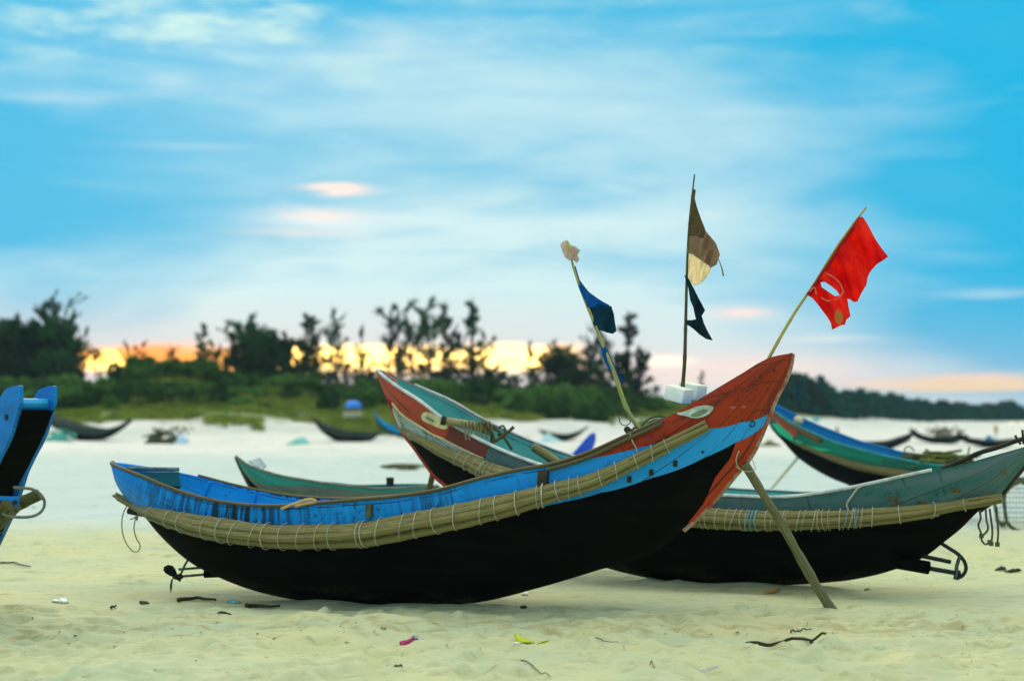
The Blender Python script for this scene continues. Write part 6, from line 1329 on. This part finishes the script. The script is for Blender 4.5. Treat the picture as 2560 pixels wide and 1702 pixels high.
scrap('dry_leaf', CG([(580, 243), (610, 215), (650, 200), (678, 200), (660, 222), (620, 240)]), .03, simple('orange_leaf', (0.42, 0.24, 0.03, 1), (0.3, 0.17, 0.03, 1), .7, 20), 'curled orange leaf left of the foot of the prop pole', 'leaf', 10)
scrap('dry_leaf', CG([(1265, 195), (1285, 190), (1300, 198), (1290, 208), (1270, 208)]), .02, simple('ochre_leaf', (0.36, 0.25, 0.06, 1), None, .7, 20), 'small ochre leaf right of the prop pole', 'leaf', 11)
scrap('wood_scrap', CH([(945, 298), (952, 286), (975, 288), (985, 300), (975, 310), (950, 308)]), .06, dk, 'small dark lump on the sand in front of the black hull', 'wood scrap', 12)
scrap('wood_scrap', CG([(2165, 70), (2190, 52), (2225, 58), (2235, 72), (2200, 76)]), .10, dk, 'dark lump of wood at the right beyond the hanging ropes', 'wood scrap', 13)
scrap('wood_scrap', CG([(2255, 92), (2275, 70), (2310, 60), (2320, 76), (2290, 84)]), .08, dk, 'second dark lump of wood, nearest the right edge', 'wood scrap', 14)
scrap('wood_scrap', CL([(1285, 438), (1310, 435), (1345, 445), (1360, 452), (1320, 460)]), .04, dk, 'dark scrap of bark in front of the teal plastic scrap', 'wood scrap', 15)
scrap('wood_scrap', CL([(825, 375), (840, 358), (850, 365), (870, 385), (835, 388)]), .05, dk, 'little dark tuft of debris below the propeller', 'wood scrap', 16)
scrap('plastic_scrap', CH([(950, 205), (970, 190), (995, 195), (990, 208), (965, 212)]), .05, M['foam'], 'white plastic scrap under the rising black hull', 'plastic scrap', 17)
r = stick('string', CH([(1300, 464), (1360, 462), (1400, 464), (1440, 474), (1490, 480), (1525, 480)]), .004, M['steel'], 'dark string with a blue cap on one end', 'string')
o = scrap('blue_cap', CH([(1280, 460), (1292, 457), (1305, 461), (1300, 470), (1284, 470)]), .03, simple('blue_cap', (0.02, 0.30, 0.55, 1), None, .4, 14), None, None, 18); o.parent = r; o.matrix_parent_inverse = Matrix.Translation(-r.location)
# crumbs of bark, shell and weed: nobody could count them
rg = np.random.RandomState(8); mb = MB()
for k in range(600):
    y = rg.uniform(9.8, 24) if k % 3 else rg.uniform(12.4, 14.2); x = rg.uniform(-.32, .32) * y; z = ground_z(x, y); s_ = rg.uniform(.003, .009) * (1 if k % 9 else 1.8); a = rg.uniform(0, 3.14)
    v = np.array([[-1.6, 0, 0], [0, -.6, .2], [1.5, 0, 0], [0, .6, .2], [0, 0, .9]]) * s_; c, sn = math.cos(a), math.sin(a); v = np.stack([v[:, 0] * c - v[:, 1] * sn, v[:, 0] * sn + v[:, 1] * c, v[:, 2]], 1) + [x, y, z]
    mb.add(v, [(0, 1, 4), (1, 2, 4), (2, 3, 4), (3, 0, 4), (0, 3, 2, 1)])
for k in range(260):
    y = rg.uniform(26, 112); x = rg.uniform(-.31, .31) * y; z = ground_z(x, y); s_ = rg.uniform(.012, .04) * (.5 + y / 110); a = rg.uniform(0, 3.14)
    v = np.array([[-1.8, 0, 0], [0, -.8, .2], [1.7, 0, 0], [0, .8, .2], [0, 0, .7]]) * s_; c, sn = math.cos(a), math.sin(a); v = np.stack([v[:, 0] * c - v[:, 1] * sn, v[:, 0] * sn + v[:, 1] * c, v[:, 2]], 1) + [x, y, z]
    mb.add(v, [(0, 1, 4), (1, 2, 4), (2, 3, 4), (3, 0, 4), (0, 3, 2, 1)])
o = mb.build('beach_debris', simple('debris_brown', (0.14, 0.12, 0.05, 1), (0.28, 0.24, 0.12, 1), .9, 3)); tag(o, 'scattered crumbs of bark and weed on the near sand', 'debris', None, 'stuff')

# ------------------------------------------------------------------ thin sea haze
bm = bmesh.new(); bmesh.ops.create_cube(bm, size=1.0)
for v in bm.verts: v.co = Vector((v.co.x * 1600, v.co.y * 1500 + 640, (v.co.z + .5) * 22 - 3))
me = bpy.data.meshes.new('haze'); bm.to_mesh(me); bm.free()
m, t = newmat('thin_haze'); pv = t.n('ShaderNodeVolumePrincipled'); pv.inputs['Color'].default_value = (0.70, 0.93, 1.0, 1); pv.inputs['Density'].default_value = 0.00018; pv.inputs['Anisotropy'].default_value = 0.0
o_ = t.n('ShaderNodeOutputMaterial'); t.l(pv.outputs[0], o_.inputs['Volume']); me.materials.append(m)
o = bpy.data.objects.new('haze', me); COL.objects.link(o); tag(o, 'thin blue sea haze over the beach', 'haze', None, 'stuff')
